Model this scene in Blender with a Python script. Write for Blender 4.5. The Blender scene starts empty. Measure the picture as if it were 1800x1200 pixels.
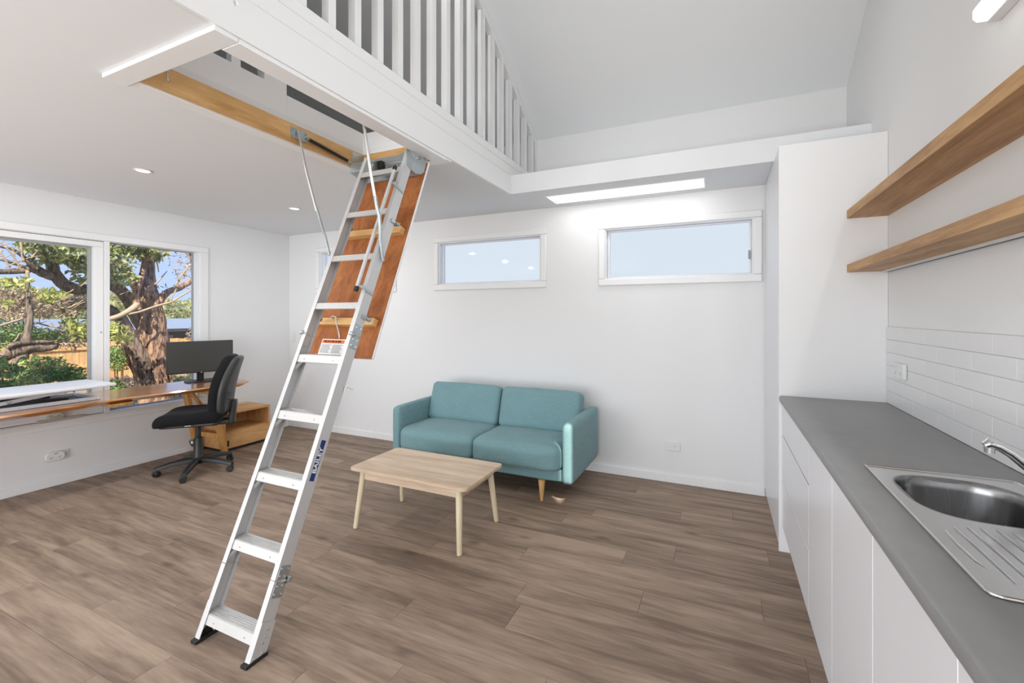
import bpy, bmesh, math, random
import numpy as np
from mathutils import Matrix, Vector

random.seed(7)
rng = np.random.default_rng(7)
scene = bpy.context.scene
C = scene.collection
R = math.radians

# ------------------------------------------------------------------ camera
FPX, HORIZON, CAM_H, YAW = 788.2, 553.7, 1.39, 0.43484
cam_d = bpy.data.cameras.new('camera')
cam_d.sensor_width = 36.0
cam_d.lens = 36.0 * FPX / 1800.0
cam_d.shift_y = -(600.0 - HORIZON) / 1800.0
cam_d.clip_start = 0.02
cam_d.clip_end = 500
cam = bpy.data.objects.new('camera', cam_d)
cam.location = (0, 0, CAM_H)
cam.rotation_euler = (R(90), 0, YAW)
C.objects.link(cam)
scene.camera = cam

# ------------------------------------------------------------------ exposure
vs = scene.view_settings
vs.view_transform = 'Standard'
vs.look = 'None'
vs.exposure = 0.0
vs.gamma = 1.0
vs.use_curve_mapping = False
scene.cycles.use_denoising = True
scene.cycles.max_bounces = 7
scene.cycles.diffuse_bounces = 4
scene.cycles.glossy_bounces = 3
scene.cycles.transmission_bounces = 4
scene.cycles.transparent_max_bounces = 8
scene.cycles.caustics_reflective = False
scene.cycles.caustics_refractive = False
scene.cycles.use_adaptive_sampling = True
scene.cycles.adaptive_threshold = 0.05
scene.cycles.sample_clamp_indirect = 6.0

# ------------------------------------------------------------------ world sky
world = bpy.data.worlds.new('sky')
scene.world = world
world.use_nodes = True
wn, wl = world.node_tree.nodes, world.node_tree.links
wn.clear()
w_out = wn.new('ShaderNodeOutputWorld')
w_bg = wn.new('ShaderNodeBackground')
w_tc = wn.new('ShaderNodeTexCoord')
w_sep = wn.new('ShaderNodeSeparateXYZ')
w_ramp = wn.new('ShaderNodeValToRGB')
w_ramp.color_ramp.elements[0].position = 0.0
w_ramp.color_ramp.elements[0].color = (0.60, 0.76, 1.10, 1)
w_ramp.color_ramp.elements[1].position = 0.6
w_ramp.color_ramp.elements[1].color = (0.34, 0.52, 0.92, 1)
wl.new(w_tc.outputs['Generated'], w_sep.inputs[0])
wl.new(w_sep.outputs['Z'], w_ramp.inputs[0])
# thin bright haze lies over the part of the sky beyond the back wall
w_haze = wn.new('ShaderNodeMapRange')
w_haze.interpolation_type = 'SMOOTHSTEP'
w_haze.inputs['From Min'].default_value = 0.50
w_haze.inputs['From Max'].default_value = 0.85
wl.new(w_sep.outputs['Y'], w_haze.inputs['Value'])
w_mix = wn.new('ShaderNodeMix')
w_mix.data_type = 'RGBA'
w_mix.inputs['B'].default_value = (0.74, 0.82, 0.92, 1)
wl.new(w_haze.outputs[0], w_mix.inputs['Factor'])
wl.new(w_ramp.outputs[0], w_mix.inputs['A'])
wl.new(w_mix.outputs['Result'], w_bg.inputs['Color'])
w_bg.inputs['Strength'].default_value = 1.0
wl.new(w_bg.outputs[0], w_out.inputs[0])

# ------------------------------------------------------------------ sun
sun_d = bpy.data.lights.new('sun', 'SUN')
sun_d.energy = 8.5
sun_d.color = (1.0, 0.93, 0.82)
sun_d.angle = R(0.6)
sun = bpy.data.objects.new('sun', sun_d)
sun_to = Vector((0.46, -0.52, 0.72)).normalized()
sun.rotation_euler = sun_to.to_track_quat('Z', 'Y').to_euler()
sun.location = (6, -6, 10)
C.objects.link(sun)

LAMP_W = 1.0      # common factor on the lamps of the room

def area_light(name, loc, sx, sy, watts, rot=(0, 0, 0), col=(0.97, 0.985, 1.0), spread=180):
    d = bpy.data.lights.new(name, 'AREA')
    d.shape = 'RECTANGLE'
    d.size, d.size_y = sx, sy
    d.energy = watts * LAMP_W
    d.color = col
    d.spread = R(spread)
    o = bpy.data.objects.new(name, d)
    o.location = loc
    o.rotation_euler = rot
    C.objects.link(o)
    return o

# added frontal fill just inside the unseen glazed doors, in place of daylight
rear_fill = area_light('fill_rear_doors', (-2.07, -2.24, 1.10), 4.5, 2.0, 142, (R(90), 0, 0), (0.955, 0.982, 1.0))

# ------------------------------------------------------------------ room numbers
XL, XR = -4.92, 0.825          # left and right wall faces
YB, YF = 3.94, -2.3            # back wall face, wall behind the camera
ZC = 2.39                      # flat ceiling under the loft
XB = -1.57                     # face of the loft edge
YLEDGE = 3.36
ZLEDGE = 2.545
RIDGE_Y = 0.85
RS = 0.61
def zrake(y):
    yy = y if y >= RIDGE_Y else 2 * RIDGE_Y - y
    return 3.035 + RS * (YB - yy)

# ------------------------------------------------------------------ helpers: materials
def new_mat(name):
    m = bpy.data.materials.new(name)
    m.use_nodes = True
    nt = m.node_tree
    b = nt.nodes['Principled BSDF']
    return m, nt, b

def plain(name, col, rough=0.5, metal=0.0, spec=0.5, bump=0.0, bscale=60.0, coat=0.0, var=0.0, vscale=6.0):
    m, nt, b = new_mat(name)
    b.inputs['Base Color'].default_value = (*col, 1)
    b.inputs['Roughness'].default_value = rough
    b.inputs['Metallic'].default_value = metal
    b.inputs['Specular IOR Level'].default_value = spec
    b.inputs['Coat Weight'].default_value = coat
    tc = nt.nodes.new('ShaderNodeTexCoord')
    if var > 0:
        n = nt.nodes.new('ShaderNodeTexNoise')
        n.inputs['Scale'].default_value = vscale
        n.inputs['Detail'].default_value = 5
        nt.links.new(tc.outputs['Object'], n.inputs['Vector'])
        mx = nt.nodes.new('ShaderNodeMix')
        mx.data_type = 'RGBA'
        mx.inputs['A'].default_value = (*[c * (1 - var) for c in col], 1)
        mx.inputs['B'].default_value = (*[min(1, c * (1 + var)) for c in col], 1)
        nt.links.new(n.outputs['Fac'], mx.inputs['Factor'])
        nt.links.new(mx.outputs['Result'], b.inputs['Base Color'])
    if bump > 0:
        n = nt.nodes.new('ShaderNodeTexNoise')
        n.inputs['Scale'].default_value = bscale
        n.inputs['Detail'].default_value = 3
        nt.links.new(tc.outputs['Object'], n.inputs['Vector'])
        bp = nt.nodes.new('ShaderNodeBump')
        bp.inputs['Strength'].default_value = bump
        bp.inputs['Distance'].default_value = 0.004
        nt.links.new(n.outputs['Fac'], bp.inputs['Height'])
        nt.links.new(bp.outputs[0], b.inputs['Normal'])
    return m

def wood(name, dark, light, axis='X', scale=1.0, rough=0.5, stretch=14.0, rand=0.0, bump=0.15, coat=0.0, knots=False, ring=0.35, spec=0.25):
    """grain running along one object axis; every plank may carry its own shift and tone"""
    m, nt, b = new_mat(name)
    N, L = nt.nodes, nt.links
    tc = N.new('ShaderNodeTexCoord')
    mp = N.new('ShaderNodeMapping')
    s = [stretch * scale] * 3
    s['XYZ'.index(axis)] = 1.2 * scale
    mp.inputs['Scale'].default_value = s
    info = N.new('ShaderNodeObjectInfo')
    add = N.new('ShaderNodeVectorMath'); add.operation = 'ADD'
    mul = N.new('ShaderNodeVectorMath'); mul.operation = 'SCALE'
    comb = N.new('ShaderNodeCombineXYZ')
    L.new(info.outputs['Random'], comb.inputs[0]); L.new(info.outputs['Random'], comb.inputs[1]); L.new(info.outputs['Random'], comb.inputs[2])
    L.new(comb.outputs[0], mul.inputs[0]); mul.inputs['Scale'].default_value = 37.0
    L.new(tc.outputs['Object'], add.inputs[0]); L.new(mul.outputs[0], add.inputs[1])
    L.new(add.outputs[0], mp.inputs['Vector'])
    n1 = N.new('ShaderNodeTexNoise'); n1.inputs['Scale'].default_value = 1.0; n1.inputs['Detail'].default_value = 8; n1.inputs['Roughness'].default_value = 0.6
    n1.inputs['Distortion'].default_value = 0.6
    L.new(mp.outputs[0], n1.inputs['Vector'])
    n2 = N.new('ShaderNodeTexNoise'); n2.inputs['Scale'].default_value = 6.0; n2.inputs['Detail'].default_value = 4
    L.new(mp.outputs[0], n2.inputs['Vector'])
    mixf = N.new('ShaderNodeMath'); mixf.operation = 'MULTIPLY_ADD'
    L.new(n2.outputs['Fac'], mixf.inputs[0]); mixf.inputs[1].default_value = ring
    L.new(n1.outputs['Fac'], mixf.inputs[2])
    fac = mixf.outputs[0]
    ramp = N.new('ShaderNodeValToRGB')
    ramp.color_ramp.elements[0].position = 0.38 + ring * 0.35
    ramp.color_ramp.elements[0].color = (*dark, 1)
    ramp.color_ramp.elements[1].position = 0.66 + ring * 0.5
    ramp.color_ramp.elements[1].color = (*light, 1)
    L.new(fac, ramp.inputs[0])
    col = ramp.outputs[0]
    if knots:
        mk = N.new('ShaderNodeMapping'); ks = [5.0] * 3; ks['XYZ'.index(axis)] = 2.2
        mk.inputs['Scale'].default_value = ks
        L.new(add.outputs[0], mk.inputs['Vector'])
        vo = N.new('ShaderNodeTexVoronoi'); vo.inputs['Scale'].default_value = 0.9
        L.new(mk.outputs[0], vo.inputs['Vector'])
        kr = N.new('ShaderNodeMapRange'); kr.inputs['From Min'].default_value = 0.04; kr.inputs['From Max'].default_value = 0.13
        kr.inputs['To Min'].default_value = 0.55; kr.inputs['To Max'].default_value = 0.0
        L.new(vo.outputs['Distance'], kr.inputs['Value'])
        km = N.new('ShaderNodeMix'); km.data_type = 'RGBA'
        km.inputs['B'].default_value = (*[c * 0.45 for c in dark], 1)
        L.new(kr.outputs[0], km.inputs['Factor']); L.new(col, km.inputs['A'])
        col = km.outputs['Result']
    if rand > 0:
        hs = N.new('ShaderNodeHueSaturation')
        mr = N.new('ShaderNodeMapRange'); mr.inputs['To Min'].default_value = 1 - rand; mr.inputs['To Max'].default_value = 1 + rand
        L.new(info.outputs['Random'], mr.inputs['Value']); L.new(mr.outputs[0], hs.inputs['Value'])
        L.new(col, hs.inputs['Color']); col = hs.outputs[0]
    L.new(col, b.inputs['Base Color'])
    b.inputs['Roughness'].default_value = rough
    b.inputs['Specular IOR Level'].default_value = spec
    b.inputs['Coat Weight'].default_value = coat
    b.inputs['Coat Roughness'].default_value = 0.12
    if bump:
        bp = N.new('ShaderNodeBump'); bp.inputs['Strength'].default_value = bump; bp.inputs['Distance'].default_value = 0.002
        L.new(fac, bp.inputs['Height']); L.new(bp.outputs[0], b.inputs['Normal'])
    return m

def brushed(name, col, rough=0.35, axis='Z', metal=0.9, amount=0.1, scale=1.0):
    m, nt, b = new_mat(name)
    N, L = nt.nodes, nt.links
    tc = N.new('ShaderNodeTexCoord'); mp = N.new('ShaderNodeMapping')
    s = [90 * scale] * 3; s['XYZ'.index(axis)] = 3 * scale
    mp.inputs['Scale'].default_value = s
    L.new(tc.outputs['Object'], mp.inputs['Vector'])
    n = N.new('ShaderNodeTexNoise'); n.inputs['Scale'].default_value = 1.0; n.inputs['Detail'].default_value = 3
    L.new(mp.outputs[0], n.inputs['Vector'])
    mr = N.new('ShaderNodeMapRange'); mr.inputs['To Min'].default_value = rough - amount; mr.inputs['To Max'].default_value = rough + amount
    L.new(n.outputs['Fac'], mr.inputs['Value']); L.new(mr.outputs[0], b.inputs['Roughness'])
    b.inputs['Base Color'].default_value = (*col, 1)
    b.inputs['Metallic'].default_value = metal
    return m

def fabric(name, col, var=0.12, scale=300, bump=0.35, sheen=0.2):
    m, nt, b = new_mat(name)
    N, L = nt.nodes, nt.links
    tc = N.new('ShaderNodeTexCoord')
    mp1 = N.new('ShaderNodeMapping'); mp1.inputs['Scale'].default_value = (scale, scale * .08, scale * .3)
    mp2 = N.new('ShaderNodeMapping'); mp2.inputs['Scale'].default_value = (scale * .08, scale, scale)
    L.new(tc.outputs['Object'], mp1.inputs['Vector']); L.new(tc.outputs['Object'], mp2.inputs['Vector'])
    a = N.new('ShaderNodeTexNoise'); a.inputs['Scale'].default_value = 1; c = N.new('ShaderNodeTexNoise'); c.inputs['Scale'].default_value = 1
    L.new(mp1.outputs[0], a.inputs['Vector']); L.new(mp2.outputs[0], c.inputs['Vector'])
    ad = N.new('ShaderNodeMath'); ad.operation = 'ADD'
    L.new(a.outputs['Fac'], ad.inputs[0]); L.new(c.outputs['Fac'], ad.inputs[1])
    big = N.new('ShaderNodeTexNoise'); big.inputs['Scale'].default_value = 4; L.new(tc.outputs['Object'], big.inputs['Vector'])
    ad2 = N.new('ShaderNodeMath'); ad2.operation = 'MULTIPLY_ADD'; ad2.inputs[1].default_value = 0.5
    L.new(big.outputs['Fac'], ad2.inputs[0]); L.new(ad.outputs[0], ad2.inputs[2])
    mr = N.new('ShaderNodeMapRange'); mr.inputs['From Min'].default_value = 0.8; mr.inputs['From Max'].default_value = 1.7
    L.new(ad2.outputs[0], mr.inputs['Value'])
    mx = N.new('ShaderNodeMix'); mx.data_type = 'RGBA'
    mx.inputs['A'].default_value = (*[v * (1 - var) for v in col], 1); mx.inputs['B'].default_value = (*[min(1, v * (1 + var)) for v in col], 1)
    L.new(mr.outputs[0], mx.inputs['Factor']); L.new(mx.outputs['Result'], b.inputs['Base Color'])
    b.inputs['Roughness'].default_value = 0.9
    b.inputs['Specular IOR Level'].default_value = 0.15
    b.inputs['Sheen Weight'].default_value = sheen
    bp = N.new('ShaderNodeBump'); bp.inputs['Strength'].default_value = bump; bp.inputs['Distance'].default_value = 0.001
    L.new(ad.outputs[0], bp.inputs['Height']); L.new(bp.outputs[0], b.inputs['Normal'])
    return m

def glass_mat(name, tint=(1, 1, 1), gloss=0.05, haze=0.0):
    m = bpy.data.materials.new(name); m.use_nodes = True
    nt = m.node_tree; nt.nodes.clear()
    o = nt.nodes.new('ShaderNodeOutputMaterial')
    t = nt.nodes.new('ShaderNodeBsdfTransparent'); t.inputs[0].default_value = (*tint, 1)
    g = nt.nodes.new('ShaderNodeBsdfGlossy'); g.inputs['Roughness'].default_value = 0.02
    mx = nt.nodes.new('ShaderNodeMixShader'); mx.inputs[0].default_value = gloss
    nt.links.new(t.outputs[0], mx.inputs[1]); nt.links.new(g.outputs[0], mx.inputs[2])
    last = mx
    if haze > 0:
        d = nt.nodes.new('ShaderNodeBsdfTranslucent'); d.inputs[0].default_value = (0.95, 0.96, 0.97, 1)
        m2 = nt.nodes.new('ShaderNodeMixShader'); m2.inputs[0].default_value = haze
        nt.links.new(mx.outputs[0], m2.inputs[1]); nt.links.new(d.outputs[0], m2.inputs[2]); last = m2
    nt.links.new(last.outputs[0], o.inputs[0])
    return m

def emit(name, col, strength):
    m = bpy.data.materials.new(name); m.use_nodes = True
    nt = m.node_tree; nt.nodes.clear()
    o = nt.nodes.new('ShaderNodeOutputMaterial'); e = nt.nodes.new('ShaderNodeEmission')
    e.inputs[0].default_value = (*col, 1); e.inputs[1].default_value = strength
    nt.links.new(e.outputs[0], o.inputs[0])
    return m

def bark_mat(name, c1, c2, scale=1.0):
    m, nt, b = new_mat(name)
    N, L = nt.nodes, nt.links
    tc = N.new('ShaderNodeTexCoord'); mp = N.new('ShaderNodeMapping'); mp.inputs['Scale'].default_value = (9 * scale, 9 * scale, 2.2 * scale)
    L.new(tc.outputs['Object'], mp.inputs['Vector'])
    n = N.new('ShaderNodeTexNoise'); n.inputs['Scale'].default_value = 1.6; n.inputs['Detail'].default_value = 9; n.inputs['Roughness'].default_value = 0.65; n.inputs['Distortion'].default_value = 1.0
    L.new(mp.outputs[0], n.inputs['Vector'])
    r = N.new('ShaderNodeValToRGB'); r.color_ramp.elements[0].position = 0.40; r.color_ramp.elements[1].position = 0.60
    r.color_ramp.elements[0].color = (*c1, 1); r.color_ramp.elements[1].color = (*c2, 1)
    L.new(n.outputs['Fac'], r.inputs[0]); L.new(r.outputs[0], b.inputs['Base Color'])
    b.inputs['Roughness'].default_value = 0.9
    bp = N.new('ShaderNodeBump'); bp.inputs['Strength'].default_value = 0.8; bp.inputs['Distance'].default_value = 0.03
    L.new(n.outputs['Fac'], bp.inputs['Height']); L.new(bp.outputs[0], b.inputs['Normal'])
    return m

def leaf_mat(name, c1, c2, scale=9.0, transl=0.35):
    m = bpy.data.materials.new(name); m.use_nodes = True
    nt = m.node_tree; N, L = nt.nodes, nt.links
    b = N['Principled BSDF']; out = N['Material Output']
    tc = N.new('ShaderNodeTexCoord'); n = N.new('ShaderNodeTexNoise'); n.inputs['Scale'].default_value = scale; n.inputs['Detail'].default_value = 4
    L.new(tc.outputs['Object'], n.inputs['Vector'])
    r = N.new('ShaderNodeValToRGB'); r.color_ramp.elements[0].position = 0.38; r.color_ramp.elements[1].position = 0.62
    r.color_ramp.elements[0].color = (*c1, 1); r.color_ramp.elements[1].color = (*c2, 1)
    L.new(n.outputs['Fac'], r.inputs[0]); L.new(r.outputs[0], b.inputs['Base Color'])
    b.inputs['Roughness'].default_value = 0.45
    t = N.new('ShaderNodeBsdfTranslucent'); L.new(r.outputs[0], t.inputs[0])
    mx = N.new('ShaderNodeMixShader'); mx.inputs[0].default_value = transl
    L.new(b.outputs[0], mx.inputs[1]); L.new(t.outputs[0], mx.inputs[2]); L.new(mx.outputs[0], out.inputs[0])
    return m

# ------------------------------------------------------------------ helpers: meshes
ROOTM = {}

class MB:
    def __init__(self):
        self.v, self.f = [], []
    def add(self, vs_, fs_, M=None):
        n = len(self.v)
        for p in vs_:
            p = Vector(p)
            if M is not None:
                p = M @ p
            self.v.append(tuple(p))
        for f in fs_:
            self.f.append(tuple(i + n for i in f))
        return self
    def box(self, x0, x1, y0, y1, z0, z1, M=None):
        v = [(x0, y0, z0), (x1, y0, z0), (x1, y1, z0), (x0, y1, z0), (x0, y0, z1), (x1, y0, z1), (x1, y1, z1), (x0, y1, z1)]
        f = [(0, 3, 2, 1), (4, 5, 6, 7), (0, 1, 5, 4), (1, 2, 6, 5), (2, 3, 7, 6), (3, 0, 4, 7)]
        return self.add(v, f, M)
    def prism(self, poly, axis, a, b, M=None):
        """poly: 2d points in the two other axes (cyclic order after axis), counter-clockwise seen from +axis"""
        n = len(poly)
        def p3(p, t):
            if axis == 'X': return (t, p[0], p[1])
            if axis == 'Y': return (p[1], t, p[0])
            return (p[0], p[1], t)
        v = [p3(p, a) for p in poly] + [p3(p, b) for p in poly]
        f = [tuple(reversed(range(n))), tuple(range(n, 2 * n))]
        for i in range(n):
            j = (i + 1) % n
            f.append((i, j, n + j, n + i))
        return self.add(v, f, M)
    def tube(self, pts, rad, n=8, cap=True, M=None, squash=None):
        pts = [Vector(p) for p in pts]
        if not isinstance(rad, (list, tuple)):
            rad = [rad] * len(pts)
        t0 = (pts[1] - pts[0]).normalized()
        ref = Vector((0, 0, 1)) if abs(t0.z) < 0.9 else Vector((1, 0, 0))
        u = t0.cross(ref).normalized()
        vs_, fs_ = [], []
        for i, p in enumerate(pts):
            if i == 0: t = pts[1] - pts[0]
            elif i == len(pts) - 1: t = pts[-1] - pts[-2]
            else: t = (pts[i + 1] - pts[i]).normalized() + (pts[i] - pts[i - 1]).normalized()
            t.normalize()
            u = (u - t * u.dot(t)).normalized()
            w = t.cross(u)
            for k in range(n):
                a = 2 * math.pi * k / n
                q = squash if squash else 1.0
                vs_.append(p + (u * math.cos(a) + w * math.sin(a) * q) * rad[i])
        for i in range(len(pts) - 1):
            for k in range(n):
                k2 = (k + 1) % n
                fs_.append((i * n + k, i * n + k2, (i + 1) * n + k2, (i + 1) * n + k))
        if cap:
            fs_.append(tuple(reversed(range(n))))
            fs_.append(tuple(range((len(pts) - 1) * n, len(pts) * n)))
        return self.add(vs_, fs_, M)
    def lathe(self, prof, n=24, M=None):
        """profile of (radius, z) about the local z axis"""
        vs_, fs_ = [], []
        for r, z in prof:
            for k in range(n):
                a = 2 * math.pi * k / n
                vs_.append((r * math.cos(a), r * math.sin(a), z))
        for i in range(len(prof) - 1):
            for k in range(n):
                k2 = (k + 1) % n
                fs_.append((i * n + k, i * n + k2, (i + 1) * n + k2, (i + 1) * n + k))
        fs_.append(tuple(reversed(range(n))))
        fs_.append(tuple(range((len(prof) - 1) * n, len(prof) * n)))
        return self.add(vs_, fs_, M)
    def ring_frame(self, axis, a, b, o, i, M=None):
        """flat rectangular frame between outer (u0,u1,w0,w1) and inner rect, extruded along axis a..b"""
        (u0, u1, w0, w1), (s0, s1, t0, t1) = o, i
        def bx(p0, p1, q0, q1):
            if axis == 'X': self.box(a, b, p0, p1, q0, q1, M)
            elif axis == 'Y': self.box(p0, p1, a, b, q0, q1, M)
            else: self.box(p0, p1, q0, q1, a, b, M)
        bx(u0, u1, w0, t0); bx(u0, u1, t1, w1); bx(u0, s0, t0, t1); bx(s1, u1, t0, t1)
        return self
    def build(self, name, mat, parent=None, smooth=False, bevel=0.0, seg=2, angle=40):
        me = bpy.data.meshes.new(name)
        me.from_pydata(self.v, [], self.f)
        bm = bmesh.new(); bm.from_mesh(me)
        bmesh.ops.recalc_face_normals(bm, faces=bm.faces)
        bm.to_mesh(me); bm.free()
        if smooth:
            for p in me.polygons: p.use_smooth = True
        me.materials.append(mat)
        return link(name, me, parent, bevel, seg, angle, smooth)

def link(name, me, parent=None, bevel=0.0, seg=2, angle=40, smooth=False):
    o = bpy.data.objects.new(name, me)
    C.objects.link(o)
    if parent is not None:
        o.parent = parent
        if parent.name in ROOTM:
            o.matrix_parent_inverse = ROOTM[parent.name].inverted()
    if bevel > 0:
        md = o.modifiers.new('edge', 'BEVEL')
        md.width = bevel; md.segments = seg; md.limit_method = 'ANGLE'; md.angle_limit = R(35)
        for p in me.polygons: p.use_smooth = True
        smooth = True
    if smooth:
        try:
            me.set_sharp_from_angle(angle=R(angle if bevel == 0 else 60))
        except Exception:
            pass
    return o

def thing(name, label, cat, loc=(0, 0, 0), rz=0.0, group=None):
    o = bpy.data.objects.new(name, None)
    o.empty_display_size = 0.1
    o.location = loc
    o.rotation_euler = (0, 0, rz)
    C.objects.link(o)
    ROOTM[o.name] = Matrix.Translation(loc) @ Matrix.Rotation(rz, 4, 'Z')
    return tag(o, label, cat, group)

def tag(o, label, cat, group=None):
    o['label'] = label; o['category'] = cat
    if group: o['group'] = group
    return o

def struct(o, label=None):
    o['kind'] = 'structure'
    if label: o['label'] = label
    return o

def local(o_root):
    """matrix of a root, so that parts can be written in its own axes"""
    return ROOTM[o_root.name]

def rounded_box(sx, sy, sz, r, n=10, puff=(0, 0, 0), wr=0.0, seed=0, fn=None):
    """soft cushion: rounded box centred on the origin, optional bulge of each face pair"""
    bm = bmesh.new()
    bmesh.ops.create_cube(bm, size=2.0)
    bmesh.ops.subdivide_edges(bm, edges=bm.edges[:], cuts=n, use_grid_fill=True)
    h = Vector((sx / 2, sy / 2, sz / 2)); rr = Vector((min(r, h.x), min(r, h.y), min(r, h.z)))
    rs = np.random.default_rng(seed); ph = rs.uniform(0, 6.28, 6)
    vs_ = []
    for v in bm.verts:
        u = v.co.copy()
        # spread samples towards the rim
        p = Vector([math.copysign(abs(c) ** 0.75, c) * hh for c, hh in zip(u, h)])
        q = Vector([max(-(hh - a), min(hh - a, c)) for c, hh, a in zip(p, h, rr)])
        d = p - q
        k = Vector([d[i] / rr[i] if rr[i] > 0 else 0 for i in range(3)])
        if k.length > 1e-6:
            k.normalize()
            p = q + Vector([k[i] * rr[i] for i in range(3)])
        un = [p[i] / h[i] for i in range(3)]
        for i in range(3):
            a, b = [j for j in range(3) if j != i]
            w = max(0, 1 - un[a] ** 2) * max(0, 1 - un[b] ** 2)
            p[i] += un[i] * puff[i] * w
        if wr:
            s = math.sin(p.x * 23 + ph[0]) * math.sin(p.z * 17 + ph[1]) + 0.6 * math.sin(p.x * 41 + p.y * 19 + ph[2])
            p += Vector((0, wr * s, wr * 0.6 * s))
        if fn: p = fn(p)
        vs_.append(tuple(p))
    fs_ = [tuple(v.index for v in f.verts) for f in bm.faces]
    bm.free()
    return vs_, fs_

def at(px, py, x):
    """point of the vertical plane x = const seen at a photograph pixel (for the garden)"""
    a, b = (px - 900) / FPX, -(py - HORIZON) / FPX
    c, s = math.cos(YAW), math.sin(YAW)
    d = Vector((a * c - s, a * s + c, b)); t = x / d.x
    return Vector((0, 0, CAM_H)) + d * t

def px_m(px, x):
    a = (px - 900) / FPX
    c, s = math.cos(YAW), math.sin(YAW)
    return x / (a * c - s) / FPX        # metres covered by one pixel at that distance

def text(name, body, size, mat, parent, M, extrude=0.0004, align='CENTER'):
    cu = bpy.data.curves.new(name, 'FONT')
    cu.body = body; cu.size = size; cu.extrude = extrude; cu.align_x = align; cu.align_y = 'CENTER'
    cu.offset = 0.0009
    cu.materials.append(mat)
    tmp = bpy.data.objects.new(name, cu)
    C.objects.link(tmp)
    dg = bpy.context.evaluated_depsgraph_get()
    me = bpy.data.meshes.new_from_object(tmp.evaluated_get(dg))
    bpy.data.objects.remove(tmp, do_unlink=True)
    me.name = name
    me.transform(M)
    o = bpy.data.objects.new(name, me); C.objects.link(o)
    if parent is not None:
        o.parent = parent
        if parent.name in ROOTM: o.matrix_parent_inverse = ROOTM[parent.name].inverted()
    return o

# ------------------------------------------------------------------ materials
M = {}
M['wall'] = plain('wall paint', (0.825, 0.825, 0.825), 0.6, spec=0.3, bump=0.03, bscale=220)
M['ceil'] = plain('ceiling paint', (0.805, 0.818, 0.828), 0.7, spec=0.2)
M['gloss_white'] = plain('satin white trim', (0.86, 0.86, 0.855), 0.35, spec=0.45)
M['cab'] = plain('white laminate', (0.80, 0.80, 0.825), 0.3, spec=0.4)
M['panel_white'] = plain('matt white panel', (0.85, 0.85, 0.85), 0.6, spec=0.25)
M['dark_gap'] = plain('shadow gap', (0.10, 0.10, 0.10), 0.8)
M['plank'] = wood('floor plank', (0.180, 0.124, 0.089), (0.385, 0.282, 0.208), 'X', 0.9, 0.55, 11, rand=0.06, bump=0.05, knots=True, spec=0.3)
M['sub'] = plain('subfloor', (0.12, 0.10, 0.08), 0.9)
M['tile'] = plain('white gloss tile', (0.78, 0.78, 0.785), 0.16, spec=0.5, var=0.02, vscale=2)
M['grout'] = plain('grout', (0.66, 0.66, 0.65), 0.9)
M['worktop'] = plain('grey laminate', (0.265, 0.265, 0.262), 0.42, spec=0.45, var=0.10, vscale=14, bump=0.02)
M['oak'] = wood('oak shelf', (0.36, 0.19, 0.078), (0.60, 0.36, 0.165), 'Y', 1.3, 0.5, 14, bump=0.1)
M['pine'] = wood('pine', (0.60, 0.33, 0.12), (0.86, 0.56, 0.26), 'Y', 1.6, 0.5, 9, bump=0.06, knots=True)
M['pine_x'] = wood('pine batten', (0.52, 0.28, 0.10), (0.74, 0.46, 0.20), 'X', 1.6, 0.5, 9, bump=0.06)
M['ply'] = wood('red plywood', (0.27, 0.085, 0.026), (0.44, 0.165, 0.055), 'Z', 1.6, 0.6, 10, bump=0.08)
M['alu'] = brushed('brushed aluminium', (0.62, 0.62, 0.62), 0.42, 'Z', 0.35)
M['alu_tread'] = brushed('bright ribbed aluminium', (0.63, 0.625, 0.61), 0.36, 'X', 0.4)
M['zinc'] = plain('zinc plated steel', (0.50, 0.56, 0.58), 0.35, metal=0.85, var=0.2, vscale=25)
M['steel'] = brushed('bright steel', (0.66, 0.66, 0.65), 0.24, 'Z', 0.95, 0.06)
M['black_rubber'] = plain('black rubber', (0.012, 0.012, 0.012), 0.6)
M['black_plastic'] = plain('black plastic', (0.018, 0.018, 0.018), 0.42)
M['black_fabric'] = fabric('black cloth', (0.012, 0.012, 0.013), 0.2, 500, 0.3, 0.05)
M['shell'] = plain('dark grey plastic shell', (0.030, 0.030, 0.029), 0.4, bump=0.1, bscale=500)
M['teal'] = fabric('teal linen', (0.190, 0.325, 0.345), 0.14, 260, 0.35, 0.15)
M['leg_wood'] = wood('beech leg', (0.55, 0.29, 0.10), (0.70, 0.42, 0.18), 'Z', 2, 0.45, 8, bump=0.03)
M['table'] = wood('pale oak veneer', (0.56, 0.41, 0.28), (0.76, 0.60, 0.45), 'X', 1.2, 0.5, 12, bump=0.05)
M['table_leg'] = wood('cream beech', (0.66, 0.55, 0.36), (0.76, 0.67, 0.48), 'Z', 2, 0.5, 8, bump=0.02)
M['desk'] = wood('cypress slab', (0.33, 0.120, 0.035), (0.64, 0.30, 0.10), 'Y', 1.3, 0.30, 10, bump=0.03, coat=1.0)
M['desk_leg'] = wood('orange pine', (0.52, 0.235, 0.06), (0.72, 0.38, 0.125), 'Z', 1.5, 0.4, 9, bump=0.05)
M['cabinet_wood'] = wood('honey pine', (0.54, 0.27, 0.095), (0.74, 0.43, 0.19), 'Y', 1.4, 0.45, 9, bump=0.05)
M['white_metal'] = plain('white powder coat', (0.80, 0.80, 0.82), 0.4)
M['white_plastic'] = plain('white plastic', (0.80, 0.80, 0.79), 0.35)
M['mark'] = plain('grey marking', (0.16, 0.16, 0.16), 0.6)
M['screen'] = plain('dark screen', (0.060, 0.059, 0.055), 0.35, spec=0.4)
M['stainless'] = brushed('stainless steel', (0.62, 0.62, 0.62), 0.22, 'Y', 1.0, 0.07)
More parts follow.
